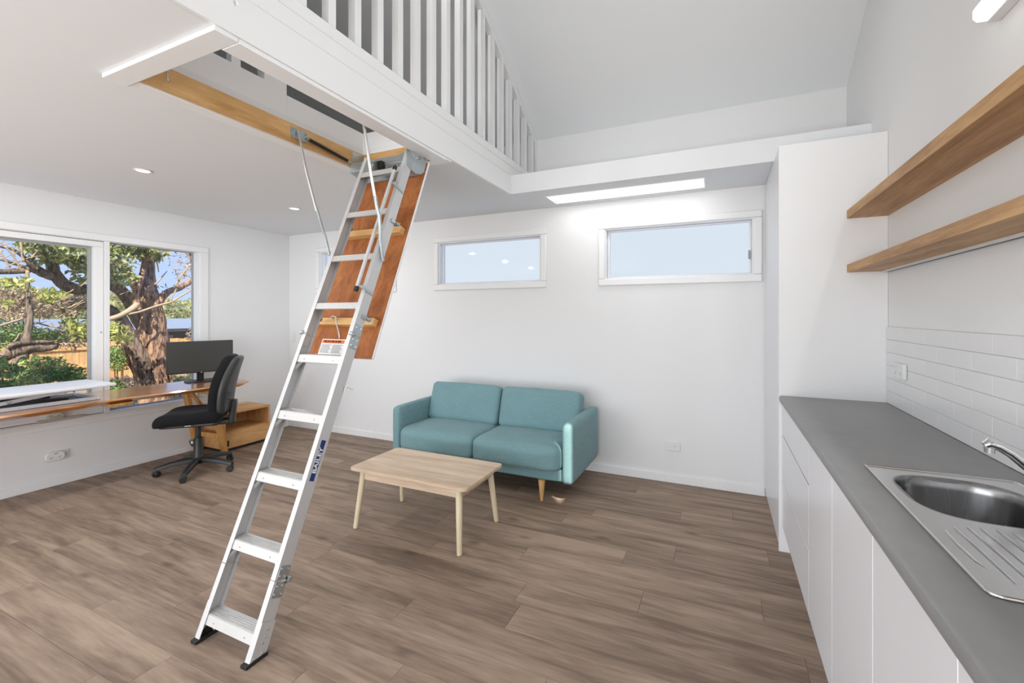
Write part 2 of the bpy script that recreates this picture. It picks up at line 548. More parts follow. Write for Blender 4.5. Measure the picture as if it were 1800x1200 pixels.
M['bowl'] = brushed('shaded bowl steel', (0.30, 0.30, 0.30), 0.25, 'Z', 1.0, 0.07)  # darker than the deck steel: the bowl's dark reflections are in the colour
M['chrome'] = plain('chrome', (0.80, 0.80, 0.80), 0.07, metal=1.0)
M['glass'] = glass_mat('clear glass', (0.985, 0.992, 0.99), 0.03)
M['glass_back'] = glass_mat('back glass', (0.98, 0.99, 0.99), 0.012, 0.0)
M['led'] = emit('lit diffuser', (1.0, 0.99, 0.97), 2.2)
M['led_panel'] = emit('lit panel', (1.0, 0.99, 0.98), 1.5)
M['blue'] = plain('blue sticker', (0.01, 0.03, 0.16), 0.4)
M['white_print'] = plain('white print', (0.85, 0.85, 0.85), 0.5)
M['orange'] = plain('orange print', (0.75, 0.16, 0.03), 0.5)
M['black_print'] = plain('black print', (0.02, 0.02, 0.02), 0.6)
M['cord'] = plain('white cord', (0.75, 0.74, 0.70), 0.8)
M['beige'] = plain('beige winder', (0.50, 0.47, 0.38), 0.45)
M['grey_alu'] = plain('grey window bead', (0.36, 0.37, 0.36), 0.5)
M['carpet'] = plain('loft carpet', (0.22, 0.20, 0.18), 0.95, bump=0.3, bscale=400)
M['loft_wall'] = plain('shaded loft wall', (0.30, 0.285, 0.265), 0.8)  # the dimness of the loft is put into this grey
#%%STRUCTURE

# ================================================================== ROOM SHELL
# floor with individual planks running along X
floor = MB().box(XL - 0.12, XR + 0.12, YF - 0.12, YB + 0.12, -0.14, -0.005).build('floor', M['sub'])
struct(floor)
PW, PL = 0.178, 1.22
row_y = YF
r_i = 0
plank_mesh = {}
def plank_me(l, w):
    k = (round(l, 3), round(w, 3))
    if k not in plank_mesh:
        g = 0.0004; c = 0.0008
        a, b_ = l / 2 - g, w / 2 - g
        v = [(-a, -b_, -0.005), (a, -b_, -0.005), (a, b_, -0.005), (-a, b_, -0.005),
             (-a, -b_, -c), (a, -b_, -c), (a, b_, -c), (-a, b_, -c),
             (-a + c, -b_ + c, 0), (a - c, -b_ + c, 0), (a - c, b_ - c, 0), (-a + c, b_ - c, 0)]
        f = [(8, 9, 10, 11)]
        for lo in (0, 4):
            for i in range(4):
                j = (i + 1) % 4
                f.append((lo + i, lo + j, lo + 4 + j, lo + 4 + i))
        me = bpy.data.meshes.new('plank'); me.from_pydata(v, [], f); me.materials.append(M['plank'])
        plank_mesh[k] = me
    return plank_mesh[k]
while row_y < YB - 0.001:
    w = min(PW, YB - row_y)
    off = [0.35, 0.86, 0.12, 0.61, 1.02, 0.24][r_i % 6] + 0.05 * (r_i % 4)
    x = XL
    first = True
    while x < XR - 0.001:
        l = off if first else PL
        first = False
        l = min(l, XR - x)
        if l > 0.01:
            o = bpy.data.objects.new('plank', plank_me(l, w))
            o.location = (x + l / 2, row_y + w / 2, 0)
            C.objects.link(o); o.parent = floor
        x += l
    row_y += w; r_i += 1

# left wall with the two window openings
W1 = (0.62, 2.075); W2 = (2.108, 2.862); WZ = (0.525, 2.045)
wl_ = MB()
ZT = zrake(RIDGE_Y)
def side_wall(mb, x0, x1, holes, zlow=0.0):
    """gable side wall between x0,x1 with rectangular holes (y0,y1,z0,z1) below the rake"""
    ys = sorted({YF, YB, RIDGE_Y, *[h[0] for h in holes], *[h[1] for h in holes]})
    for a, b_ in zip(ys[:-1], ys[1:]):
        hs = sorted([h for h in holes if h[0] <= a + 1e-6 and h[1] >= b_ - 1e-6], key=lambda h: h[2])
        z = zlow
        for h in hs:
            if h[2] > z: mb.box(x0, x1, a, b_, z, h[2])
            z = h[3]
        mb.prism([(a, z), (b_, z), (b_, zrake(b_) + 0.05), (a, zrake(a) + 0.05)], 'X', x0, x1)
side_wall(wl_, XL - 0.12, XL, [(*W1, *WZ), (*W2, *WZ)], -0.14)
wall_left = struct(wl_.build('wall_left', M['wall']))

# back wall with three slot windows
BW = [(-4.40, -3.285), (-2.68, -1.53), (-0.925, 0.235)]
BZ = (1.705, 2.148)
mb = MB()
xs = [XL - 0.12] + [v for p in BW for v in p] + [XR + 0.12]
for i in range(0, len(xs), 2):
    mb.box(xs[i], xs[i + 1], YB, YB + 0.12, -0.14, BZ[1])
for a, b_ in BW:
    mb.box(a, b_, YB, YB + 0.12, -0.14, BZ[0])
mb.box(XL - 0.12, XR + 0.12, YB, YB + 0.12, BZ[1], 3.2)
wall_back = struct(mb.build('wall_back', M['wall']))

# right wall
SLOT = (0.985, 1.095, 2.98, 3.52)  # unseen opening added to aim a sun strip at the sofa arm
mb = MB(); side_wall(mb, XR, XR + 0.02, [SLOT], -0.14)
wall_right = struct(mb.build('wall_right', M['wall']))

# wall behind the camera with wide glazed doors
DX = (-4.4, 0.25); DZ = 2.15
mb = MB()
mb.box(XL - 0.12, DX[0], YF - 0.12, YF, -0.14, 3.2)
mb.box(DX[1], XR + 0.12, YF - 0.12, YF, -0.14, 3.2)
mb.box(DX[0], DX[1], YF - 0.12, YF, DZ, 3.2)
wall_rear = struct(mb.build('wall_rear', M['wall']))
door = MB()
n_leaf = 4
lw = (DX[1] - DX[0]) / n_leaf
door.ring_frame('Y', YF - 0.10, YF - 0.02, (DX[0], DX[1], 0.0, DZ), (DX[0] + 0.04, DX[1] - 0.04, 0.03, DZ - 0.04))
door_1 = struct(door.build('door_1', M['gloss_white']))
for i in range(n_leaf):
    a = DX[0] + 0.04 + i * (lw - 0.02); b_ = a + lw - 0.03
    leaf = MB().ring_frame('Y', YF - 0.08, YF - 0.045, (a, b_, 0.03, DZ - 0.04), (a + 0.06, b_ - 0.06, 0.10, DZ - 0.10)).build('door_leaf', M['gloss_white'], door_1)
    MB().box(a + 0.06, b_ - 0.06, YF - 0.066, YF - 0.060, 0.10, DZ - 0.10).build('pane', M['glass'], leaf)

# flat ceiling under the loft = loft floor, with the hatch opening
HX = (-2.262, -1.662); HY = (1.032, 2.402)       # rough opening
mb = MB()
Z0, Z1 = ZC, 2.54
mb.box(XL, HX[0], YF, YB, Z0, Z1)
mb.box(HX[0], HX[1], YF, HY[0], Z0, Z1)
mb.box(HX[0], HX[1], HY[1], YB, Z0, Z1)
mb.box(HX[1], XB - 0.02, YF, YB, Z0, Z1)
ceiling = struct(mb.build('ceiling', M['ceil']))
mb = MB()
mb.box(XL, HX[0] - 0.03, YF, YB, 2.541, 2.552)
struct(mb.build('floor_loft', M['carpet']))

# fascia along the loft edge, lower board and upper board
fas = MB().box(XB - 0.02, XB, YF, YLEDGE, ZC, ZLEDGE).build('trim_1', M['gloss_white'], bevel=0.002)
struct(fas)
fas2 = MB().box(XB - 0.042, XB - 0.0005, YF, YB, ZLEDGE + 0.001, 2.622).build('trim_2', M['gloss_white'], bevel=0.002)
struct(fas2)

# ledge / dropped bulkhead along the back wall, with the recessed light slot
LX0, LX1, LY0, LY1 = -1.335, -0.108, 3.552, 3.815
mb = MB()
mb.box(XB - 0.02, LX0, YLEDGE, YB, ZC, ZLEDGE)
mb.box(LX1, XR, YLEDGE, YB, ZC, ZLEDGE)
mb.box(LX0, LX1, YLEDGE, LY0, ZC, ZLEDGE)
mb.box(LX0, LX1, LY1, YB, ZC, ZLEDGE)
mb.box(LX0, LX1, LY0, LY1, ZC + 0.05, ZLEDGE)
ledge = struct(mb.build('ceiling_ledge', M['ceil']))

# raked ceiling, two slopes
mb = MB()
t = 0.12
mb.prism([(RIDGE_Y, zrake(RIDGE_Y)), (YB, zrake(YB)), (YB + 0.5, zrake(YB + 0.5)), (YB + 0.5, zrake(YB + 0.5) + t), (RIDGE_Y, zrake(RIDGE_Y) + t)], 'X', XL - 0.14, XR + 0.3)
mb.prism([(RIDGE_Y, zrake(RIDGE_Y)), (RIDGE_Y, zrake(RIDGE_Y) + t), (YF - 0.5, zrake(YF - 0.5) + t), (YF - 0.5, zrake(YF - 0.5))], 'X', XL - 0.14, XR + 0.3)
struct(mb.build('ceiling_raked', M['ceil']))

# skirting boards
def skirting(name, mb): return struct(mb.build(name, M['gloss_white'], bevel=0.003))
skirting('baseboard_back', MB().box(XL, 0.31, YB - 0.012, YB, 0.0005, 0.070))
skirting('baseboard_left', MB().box(XL, XL + 0.012, YF, YB - 0.013, 0.0005, 0.068))

# ------------------------------------------------------------------ windows
# left wall: awning sash (window_1) and fixed pane (window_2)
xg = XL - 0.055
mb = MB()   # frame with shared mullion
w1 = MB().ring_frame('X', XL - 0.11, XL - 0.002, (W1[0], W1[1], *WZ), (W1[0] + 0.025, W1[1] - 0.003, WZ[0] + 0.006, WZ[1] - 0.006)).build('window_1', M['gloss_white'])
struct(w1)
sash = MB().ring_frame('X', XL - 0.062, XL - 0.012, (W1[0] + 0.028, W1[1] - 0.006, WZ[0] + 0.010, WZ[1] - 0.010), (W1[0] + 0.11, W1[1] - 0.070, WZ[0] + 0.10, WZ[1] - 0.058)).build('sash', M['gloss_white'], w1, bevel=0.003)
MB().ring_frame('X', XL - 0.085, XL - 0.058, (W1[0] + 0.10, W1[1] - 0.060, WZ[0] + 0.09, WZ[1] - 0.05), (W1[0] + 0.135, W1[1] - 0.092, WZ[0] + 0.125, WZ[1] - 0.078)).build('glazing_bead', M['grey_alu'], sash)
MB().box(XL - 0.078, XL - 0.073, W1[0] + 0.12, W1[1] - 0.08, WZ[0] + 0.11, WZ[1] - 0.07).build('pane', M['glass'], sash)
MB().lathe([(0.006, 0), (0.006, 0.008), (0.003, 0.010)], 10, Matrix.Translation((XL - 0.012, 2.05, 1.24)) @ Matrix.Rotation(R(90), 4, 'Y')).build('catch', M['grey_alu'], sash)
# chain winder under the desk
win = MB()
win.box(XL - 0.012, XL + 0.012, 1.64, 1.93, 0.533, 0.548)
win.box(XL - 0.010, XL + 0.028, 1.70, 1.79, 0.545, 0.575)
win.tube([(XL + 0.012, 1.735, 0.570), (XL + 0.035, 1.76, 0.592), (XL + 0.045, 1.785, 0.575)], [0.016, 0.014, 0.011], 10)
win.build('chain_winder', M['beige'], w1, bevel=0.003)
w2 = MB().ring_frame('X', XL - 0.11, XL - 0.002, (W2[0] - 0.033, W2[1], *WZ), (W2[0], W2[1] - 0.016, WZ[0] + 0.010, WZ[1] - 0.006)).build('window_2', M['gloss_white'])
struct(w2)
MB().ring_frame('X', XL - 0.092, XL - 0.070, (W2[0], W2[1] - 0.016, WZ[0] + 0.010, WZ[1] - 0.006), (W2[0] + 0.004, W2[1] - 0.026, WZ[0] + 0.022, WZ[1] - 0.012)).build('glazing_bead', M['grey_alu'], w2)
MB().box(XL - 0.083, XL - 0.078, W2[0], W2[1] - 0.016, WZ[0] + 0.012, WZ[1] - 0.006).build('pane', M['glass'], w2)
# architrave around both
arch = MB().ring_frame('X', XL, XL + 0.016, (W1[0] - 0.06, W2[1] + 0.085, WZ[0] - 0.062, WZ[1] + 0.055), (W1[0], W2[1] - 0.002, WZ[0] + 0.002, WZ[1] - 0.002)).build('trim_3', M['gloss_white'], bevel=0.004)
struct(arch)

# back wall slot windows
for i, (a, b_) in enumerate(BW):
    fr = MB().ring_frame('Y', YB + 0.001, YB + 0.11, (a, b_, *BZ), (a + 0.012, b_ - 0.012, BZ[0] + 0.010, BZ[1] - 0.010)).build('window_%d' % (i + 3), M['gloss_white'])
    struct(fr)
    MB().ring_frame('Y', YB - 0.018, YB, (a - 0.055, b_ + 0.058, BZ[0] - 0.058, BZ[1] + 0.055), (a + 0.002, b_ - 0.002, BZ[0] + 0.002, BZ[1] - 0.002)).build('architrave', M['gloss_white'], fr, bevel=0.010, seg=3)
    s2 = MB().ring_frame('Y', YB + 0.045, YB + 0.080, (a + 0.013, b_ - 0.013, BZ[0] + 0.011, BZ[1] - 0.011), (a + 0.034, b_ - 0.026, BZ[0] + 0.022, BZ[1] - 0.024)).build('sash', M['white_metal'], fr, bevel=0.003)
    MB().box(a + 0.030, b_ - 0.022, YB + 0.060, YB + 0.065, BZ[0] + 0.018, BZ[1] - 0.020).build('pane', M['glass_back'], s2)
    if i == 2:
        MB().box(b_ - 0.036, b_ - 0.022, YB + 0.030, YB + 0.046, 1.83, 1.90).build('catch', M['grey_alu'], fr, bevel=0.003)

# added unseen slot that throws the sun strip onto the sofa arm
struct(MB().box(XR + 0.006, XR + 0.012, SLOT[0], SLOT[1], SLOT[2], SLOT[3]).build('window_6', M['glass']))

# ================================================================== LAMPS
# recessed downlights in the flat ceiling
def downlight(x, y, label, watts=7.5, zc=ZC, tilt=0.0):
    t = thing('downlight', label, 'ceiling light', (x, y, zc), 0, 'downlights in the flat ceiling' if zc == ZC else None)
    Mx = Matrix.Translation((x, y, zc)) @ Matrix.Rotation(tilt, 4, 'X')
    MB().lathe([(0.040, -0.001), (0.052, -0.001), (0.053, -0.004), (0.046, -0.008), (0.040, -0.004)], 24, Mx).build('rim', M['white_plastic'], t, smooth=True)
    MB().lathe([(0.0005, -0.003), (0.040, -0.003), (0.040, -0.0045), (0.0005, -0.0045)], 24, Mx).build('diffuser', M['led'], t)
    a = area_light('downlight_lamp', tuple(Mx @ Vector((0, 0, -0.012))), 0.08, 0.08, watts)
    a.data.shape = 'DISK'
downlight(-3.615, 1.733, 'small round lit downlight nearer the camera, above the window end of the desk')
downlight(-3.615, 2.949, 'small round lit downlight further back, between ladder and window wall')
downlight(-3.615, 0.517, 'round downlight outside the picture in the same row')
downlight(-3.615, -0.70, 'second round downlight outside the picture in the same row')
downlight(-1.86, 1.75, 'unseen round downlight added in the raked ceiling to brighten the hatch', 17.0, zrake(1.75), -math.atan(RS))  # no lamp known here; added to lighten the hatch lining

# long recessed panel light in the ledge soffit
t = thing('panel_light', 'long lit rectangular panel light recessed over the back wall windows', 'ceiling light', ((LX0 + LX1) / 2, (LY0 + LY1) / 2, ZC))
MB().box(LX0 + 0.004, LX1 - 0.004, LY0 + 0.004, LY1 - 0.004, ZC + 0.020, ZC + 0.045).build('diffuser', M['led_panel'], t)
MB().ring_frame('Z', ZC - 0.003, ZC + 0.02, (LX0 - 0.012, LX1 + 0.012, LY0 - 0.012, LY1 + 0.012), (LX0 + 0.002, LX1 - 0.002, LY0 + 0.002, LY1 - 0.002)).build('frame', M['white_plastic'], t)
area_light('panel_lamp', ((LX0 + LX1) / 2, (LY0 + LY1) / 2, ZC + 0.012), LX1 - LX0 - 0.05, LY1 - LY0 - 0.05, 2.5)

# batten light on the kitchen wall
def batten(y0, y1, label):
    t = thing('batten_light', label, 'wall light', (XR, (y0 + y1) / 2, 2.38), 0, 'batten lights on the kitchen wall')
    MB().box(XR - 0.035, XR, y0, y1, 2.345, 2.415).build('base_tray', M['white_metal'], t, bevel=0.004)
    MB().prism([(2.350, XR - 0.034), (2.410, XR - 0.034), (2.405, XR - 0.062), (2.390, XR - 0.070), (2.365, XR - 0.070), (2.352, XR - 0.060)], 'Y', y0 + 0.004, y1 - 0.004).build('diffuser', M['led'], t, bevel=0.004)
    area_light('batten_lamp', (XR - 0.085, (y0 + y1) / 2, 2.38), y1 - y0 - 0.1, 0.08, 18, (R(90), 0, R(90)))
batten(0.78, 1.99, 'lit white batten light high on the wall above the oak shelves')

# ================================================================== LOFT BALUSTRADE
PITCH, BWID = 0.1573, 0.042
t = thing('loft_balustrade', 'white painted timber balustrade along the loft edge under the raked ceiling', 'balustrade', (XB - 0.02, 2.0, 2.623))
MB().box(XB - 0.042, XB - 0.0005, YF + 0.01, YB - 0.001, 2.623, 2.680).build('bottom_plate', M['gloss_white'], t, bevel=0.002)
yy = [3.858 - PITCH * k for k in range(0, 27)]
for y1 in yy:
    y0 = y1 - BWID
    if y0 < -0.4: break
    zt = [zrake(y) - 0.03 for y in (y0, y1)]
    if y0 < RIDGE_Y < y1: zt = [min(zt)] * 2
    MB().prism([(y0, 2.680), (y1, 2.680), (y1, zt[1]), (y0, zt[0])], 'X', XB - 0.042, XB - 0.0006).build('baluster', M['gloss_white'], t)
MB().prism([(RIDGE_Y, zrake(RIDGE_Y) - 0.062), (YB - 0.001, zrake(YB) - 0.062), (YB - 0.001, zrake(YB) - 0.002), (RIDGE_Y, zrake(RIDGE_Y) - 0.002)], 'X', XB - 0.046, XB + 0.002).build('raked_rail', M['gloss_white'], t)
MB().box(XB - 0.042, XB - 0.001, YB - 0.036, YB - 0.001, 2.68, zrake(YB) - 0.03).build('end_post', M['gloss_white'], t)

hk = thing('coat_hook', 'tiny white hook on the loft fascia at the top edge of the picture', 'hook', (XB, 1.03, 2.51))
MB().tube([(XB, 1.032, 2.512), (XB + 0.010, 1.032, 2.510), (XB + 0.016, 1.034, 2.500), (XB + 0.014, 1.036, 2.492)], [0.004, 0.004, 0.004, 0.003], 8).build('hook', M['white_plastic'], hk, smooth=True)

# guard around the hatch up in the loft
gx = HX[0]
t = thing('hatch_guard', 'white low guard wall and balusters around the hatch up in the loft', 'guard rail', (gx, 1.7, 2.54))
MB().box(gx - 0.030, gx - 0.001, HY[0] - 0.4, 1.655, 2.500, 2.680).build('guard_panel', M['gloss_white'], t)
MB().box(gx - 0.030, gx - 0.001, 1.795, HY[1], 2.500, 2.655).build('guard_panel', M['gloss_white'], t)
MB().box(gx - 0.030, gx + 0.10, HY[1] + 0.001, HY[1] + 0.03, 2.500, 2.655).build('guard_panel', M['gloss_white'], t)
MB().box(gx + 0.10, XB - 0.045, HY[1] + 0.001, HY[1] + 0.03, 2.500, 2.655).build('guard_panel', M['gloss_white'], t)
MB().box(gx - 0.060, gx - 0.001, 1.655, 1.794, 2.500, 3.45).build('newel_post', M['gloss_white'], t)
for y0 in (1.475, 1.318, 1.161, 1.004, 0.847):
    MB().box(gx - 0.046, gx - 0.004, y0, y0 + 0.048, 2.680, 3.40).build('baluster', M['gloss_white'], t)
MB().box(gx - 0.05, gx, 0.70, 1.654, 3.40, 3.45).build('top_rail', M['gloss_white'], t)
# far wall of the loft, coloured darker for the shade up there
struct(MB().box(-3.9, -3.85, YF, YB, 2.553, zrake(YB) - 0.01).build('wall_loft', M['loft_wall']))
#%%KITCHEN

# ================================================================== KITCHEN
FX = 0.330            # plane of cupboard fronts
Y_END = 3.06
# tall cupboard beside the back wall
t = thing('tall_cupboard', 'tall glossy white cupboard filling the corner beside the grey worktop', 'cupboard', ((0.31 + XR) / 2, 3.5, 0))
MB().box(0.336, XR - 0.001, Y_END + 0.020, YB - 0.014, 0.0, ZC - 0.002).build('carcass', M['wall'], t)
MB().box(0.313, XR - 0.001, Y_END, Y_END + 0.018, 0.0, ZC - 0.003).build('end_panel', M['panel_white'], t, bevel=0.001)
MB().box(0.314, 0.334, Y_END + 0.020, YB - 0.016, 0.06, ZC - 0.004).build('door', M['cab'], t, bevel=0.0015)
MB().box(0.322, 0.335, Y_END + 0.020, YB - 0.016, 0.0, 0.058).build('kickboard', M['cab'], t)

def cupboard(name, y0, y1, label, drawers=None, group=None):
    t = thing(name, label, 'cupboard', (0.57, (y0 + y1) / 2, 0), 0, group)
    cc = MB(); xb_ = XR - 0.012
    cc.box(FX + 0.019, xb_, y0 + 0.001, y0 + 0.017, 0.15, 0.878); cc.box(FX + 0.019, xb_, y1 - 0.017, y1 - 0.001, 0.15, 0.878)
    cc.box(FX + 0.019, xb_, y0 + 0.017, y1 - 0.017, 0.15, 0.166); cc.box(xb_ - 0.006, xb_, y0 + 0.017, y1 - 0.017, 0.166, 0.878)
    cc.build('carcass', M['cab'], t)
    MB().box(FX + 0.055, FX + 0.070, y0, y1, 0.0, 0.149).build('kickboard', M['cab'], t)
    if drawers:
        for a, b_ in drawers:
            MB().box(FX, FX + 0.018, y0 + 0.002, y1 - 0.002, a, b_).build('drawer', M['cab'], t, bevel=0.0012)
    else:
        MB().box(FX, FX + 0.018, y0 + 0.002, y1 - 0.002, 0.152, 0.866).build('door', M['cab'], t, bevel=0.0012)
    return t
cupboard('drawer_unit', 2.19, Y_END - 0.002, 'white three-drawer base unit at the far end of the worktop', [(0.152, 0.418), (0.424, 0.685), (0.694, 0.866)])
edges = [2.19, 1.765, 1.334, 0.910, 0.485, 0.06]
lab = ['white base cupboard next to the three-drawer unit', 'white base cupboard under the sink bowl', 'white base cupboard under the sink drainer',
       'white base cupboard at the bottom edge of the picture', 'white base cupboard beyond the bottom edge of the picture']
for i in range(5):
    cupboard('base_cupboard', edges[i + 1], edges[i], lab[i], None, 'white base cupboards under the worktop')

# worktop with sink cut-out
SX = (0.412, 0.758); SY = (1.021, 1.742)
WZ0, WZ1 = 0.880, 0.917
mb = MB()
WF = 0.314
def wt(x0, x1, y0, y1): mb.box(x0, x1, y0, y1, WZ0, WZ1)
cx0, cx1, cy0, cy1 = 0.450, 0.715, 1.375, 1.690       # bowl hole
nose = [(WF + 0.010, WZ0), (WF + 0.003, WZ0 + 0.004), (WF, WZ0 + 0.012), (WF, WZ1 - 0.012), (WF + 0.003, WZ1 - 0.004), (WF + 0.010, WZ1)]
mb.prism([(z, x) for x, z in nose] + [(WZ1, cx0), (WZ0, cx0)], 'Y', 0.06, Y_END - 0.001)
wt(cx1, XR - 0.011, 0.06, Y_END - 0.001)
wt(cx0, cx1, 0.06, cy0); wt(cx0, cx1, cy1, Y_END - 0.001)
worktop = mb.build('worktop', M['worktop'], smooth=True, angle=30)
tag(worktop, 'long mid-grey worktop along the right wall with a rounded front edge', 'worktop')

# sink: deck plate with raised rim, rounded bowl, ribbed drainer
sink = thing('kitchen_sink', 'stainless steel inset sink with one round-cornered bowl and ribbed drainer', 'sink', ((SX[0] + SX[1]) / 2, (SY[0] + SY[1]) / 2, WZ1))
Zs = WZ1 + 0.003
bcx, bcy = 0.583, 1.533
def sup(a, rx, ry, e): 
    c, s = math.cos(a), math.sin(a)
    return (math.copysign(abs(c) ** (2 / e), c) * rx, math.copysign(abs(s) ** (2 / e), s) * ry)
NB = 64
def deck_ring():
    """outer rectangle points matched to NB directions from the bowl centre"""
    pts = []
    for k in range(NB):
        a = 2 * math.pi * k / NB
        c, s = math.cos(a), math.sin(a)
        tx = ((SX[1] - bcx) if c > 0 else (SX[0] - bcx)) / c if abs(c) > 1e-6 else 1e9
        ty = ((SY[1] - bcy) if s > 0 else (1.345 - bcy)) / s if abs(s) > 1e-6 else 1e9
        tt = min(tx, ty)
        pts.append((bcx + c * tt, bcy + s * tt))
    for cr in ((SX[0], SY[1]), (SX[1], SY[1]), (SX[0], 1.345), (SX[1], 1.345)):
        k = min(range(NB), key=lambda i: (pts[i][0] - cr[0]) ** 2 + (pts[i][1] - cr[1]) ** 2)
        pts[k] = cr
    return pts
BRX, BRY, BE = 0.140, 0.162, 3.0
mb = MB()
outer = deck_ring()
prof = [(1.0, 0.0), (0.985, -0.004), (0.965, -0.012), (0.945, -0.03), (0.90, -0.13), (0.84, -0.152), (0.70, -0.160), (0.25, -0.166), (0.13, -0.168)]
rings = [[(x, y, Zs) for x, y in outer]]
rings.append([(bcx + sup(2 * math.pi * k / NB, BRX * 1.03, BRY * 1.03, BE)[0], bcy + sup(2 * math.pi * k / NB, BRX * 1.03, BRY * 1.03, BE)[1], Zs) for k in range(NB)])
for s, dz in prof:
    rings.append([(bcx + sup(2 * math.pi * k / NB, BRX * s, BRY * s, BE)[0], bcy + sup(2 * math.pi * k / NB, BRX * s, BRY * s, BE)[1], Zs + dz) for k in range(NB)])
vs_ = [p for r_ in rings for p in r_]
fs_ = []
for i in range(len(rings) - 1):
    for k in range(NB):
        k2 = (k + 1) % NB
        fs_.append((i * NB + k, i * NB + k2, (i + 1) * NB + k2, (i + 1) * NB + k))
fs_.append(tuple(range((len(rings) - 1) * NB, len(rings) * NB)))
nd = NB            # first band is the deck, the rest is the bowl
mb.add(vs_[:2 * NB], fs_[:NB])
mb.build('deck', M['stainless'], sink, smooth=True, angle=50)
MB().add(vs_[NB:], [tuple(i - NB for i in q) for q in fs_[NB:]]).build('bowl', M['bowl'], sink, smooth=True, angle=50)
MB().box(SX[0], SX[1], SY[0], 1.345, Zs - 0.002, Zs).build('drainer', M['stainless'], sink)
MB().lathe([(0.001, 0), (0.030, 0), (0.034, 0.002), (0.022, 0.003), (0.001, 0.001)], 20, Matrix.Translation((bcx, bcy, Zs - 0.1675))).build('waste', M['chrome'], sink, smooth=True)
rp = []
for cx_, cy_, rr_, a0 in ((SX[1] - 0.016, SY[1] - 0.016, 0.016, 0), (SX[0] + 0.004, SY[1] - 0.004, 0.004, 90), (SX[0] + 0.018, SY[0] + 0.018, 0.018, 180), (SX[1] - 0.018, SY[0] + 0.018, 0.018, 270)):
    for k in range(6):
        a = R(a0 + 18 * k); rp.append((cx_ + rr_ * math.cos(a), cy_ + rr_ * math.sin(a), Zs))
MB().tube(rp + rp[:2], 0.0035, 8, cap=False).build('rim', M['stainless'], sink, smooth=True)
for i, (xr, ya, yb) in enumerate([(0.471, 1.319, 1.079), (0.498, 1.335, 1.066), (0.5225, 1.343, 1.062), (0.550, 1.345, 1.060), (0.5745, 1.342, 1.060), (0.600, 1.340, 1.062), (0.626, 1.336, 1.064), (0.652, 1.330, 1.068), (0.678, 1.322, 1.076)]):
    MB().tube([(xr, ya, Zs - 0.001), (xr, ya - 0.01, Zs + 0.0015), (xr, yb + 0.01, Zs + 0.0015), (xr, yb, Zs - 0.001)], [0.0006, 0.0028, 0.0028, 0.0006], 8).build('drainer_rib', M['stainless'], sink, smooth=True)
MB().tube([(0.452, 1.300, Zs - 0.001), (0.4445, 1.275, Zs + 0.0015), (0.441, 1.22, Zs + 0.0015), (0.444, 1.15, Zs + 0.0015), (0.456, 1.105, Zs - 0.001)], [0.0006, 0.0028, 0.0028, 0.0028, 0.0006], 8).build('drainer_rib', M['stainless'], sink, smooth=True)

# mixer tap: curved spout reaching over the bowl
tap = thing('mixer_tap', 'chrome mixer tap with a curved spout behind the sink bowl', 'tap', (0.789, 1.590, WZ1))
MB().lathe([(0.001, 0.0005), (0.026, 0.0005), (0.026, 0.006), (0.020, 0.012), (0.020, 0.048), (0.022, 0.054), (0.021, 0.075), (0.012, 0.086), (0.001, 0.088)], 24, Matrix.Translation((0.789, 1.590, WZ1))).build('body', M['chrome'], tap, smooth=True)
sp = [(0.786, 1.590, WZ1 + 0.030), (0.762, 1.590, WZ1 + 0.045), (0.735, 1.590, WZ1 + 0.066), (0.706, 1.589, WZ1 + 0.093), (0.680, 1.588, WZ1 + 0.118), (0.656, 1.588, WZ1 + 0.134), (0.637, 1.588, WZ1 + 0.139), (0.628, 1.588, WZ1 + 0.132)]
MB().tube(sp, [0.015, 0.015, 0.0145, 0.014, 0.0135, 0.013, 0.0125, 0.009], 14).build('spout', M['chrome'], tap, smooth=True)
MB().lathe([(0.001, 0), (0.0105, 0), (0.0115, 0.014), (0.001, 0.016)], 14, Matrix.Translation((0.638, 1.588, WZ1 + 0.114))).build('aerator', M['chrome'], tap, smooth=True)
MB().tube([(0.789, 1.590, WZ1 + 0.085), (0.795, 1.535, WZ1 + 0.105), (0.797, 1.495, WZ1 + 0.112)], [0.009, 0.007, 0.006], 10).build('lever', M['chrome'], tap, smooth=True)

# tiled splashback: six rows in running bond
TW, TH = 0.2685, 0.0685
sb = MB().box(XR - 0.0065, XR - 0.0005, 0.06, Y_END - 0.001, WZ1, WZ1 + 6 * TH).build('splashback', M['grout'], wall_right)
tile_me = {}
for r_ in range(6):
    z0 = WZ1 + r_ * TH
    y = 2.682 + 0.2685 * 2 - (TW / 2 if r_ % 2 else 0)
    while y > 0.06:
        a, b_ = max(y - TW, 0.06), min(y, Y_END - 0.001)
        if b_ - a > 0.01:
            k = round(b_ - a, 3)
            if k not in tile_me:
                g = 0.0009; c = 0.0012; w = b_ - a; x0, x1 = -0.0100, -0.0062
                v = [(x1, -w / 2 + g, g), (x1, w / 2 - g, g), (x1, w / 2 - g, TH - g), (x1, -w / 2 + g, TH - g),
                     (x0 + c, -w / 2 + g, g), (x0 + c, w / 2 - g, g), (x0 + c, w / 2 - g, TH - g), (x0 + c, -w / 2 + g, TH - g),
                     (x0, -w / 2 + g + c, g + c), (x0, w / 2 - g - c, g + c), (x0, w / 2 - g - c, TH - g - c), (x0, -w / 2 + g + c, TH - g - c)]
                f = [(11, 10, 9, 8)]
                for lo in (0, 4):
                    for i in range(4):
                        j = (i + 1) % 4
                        f.append((lo + j, lo + i, lo + 4 + i, lo + 4 + j))
                me = bpy.data.meshes.new('tile'); me.from_pydata(v, [], f); me.materials.append(M['tile'])
                tile_me[k] = me
            o = bpy.data.objects.new('tile', tile_me[k])
            o.location = (XR, (a + b_) / 2, z0)
            C.objects.link(o); o.parent = sb
        y -= TW

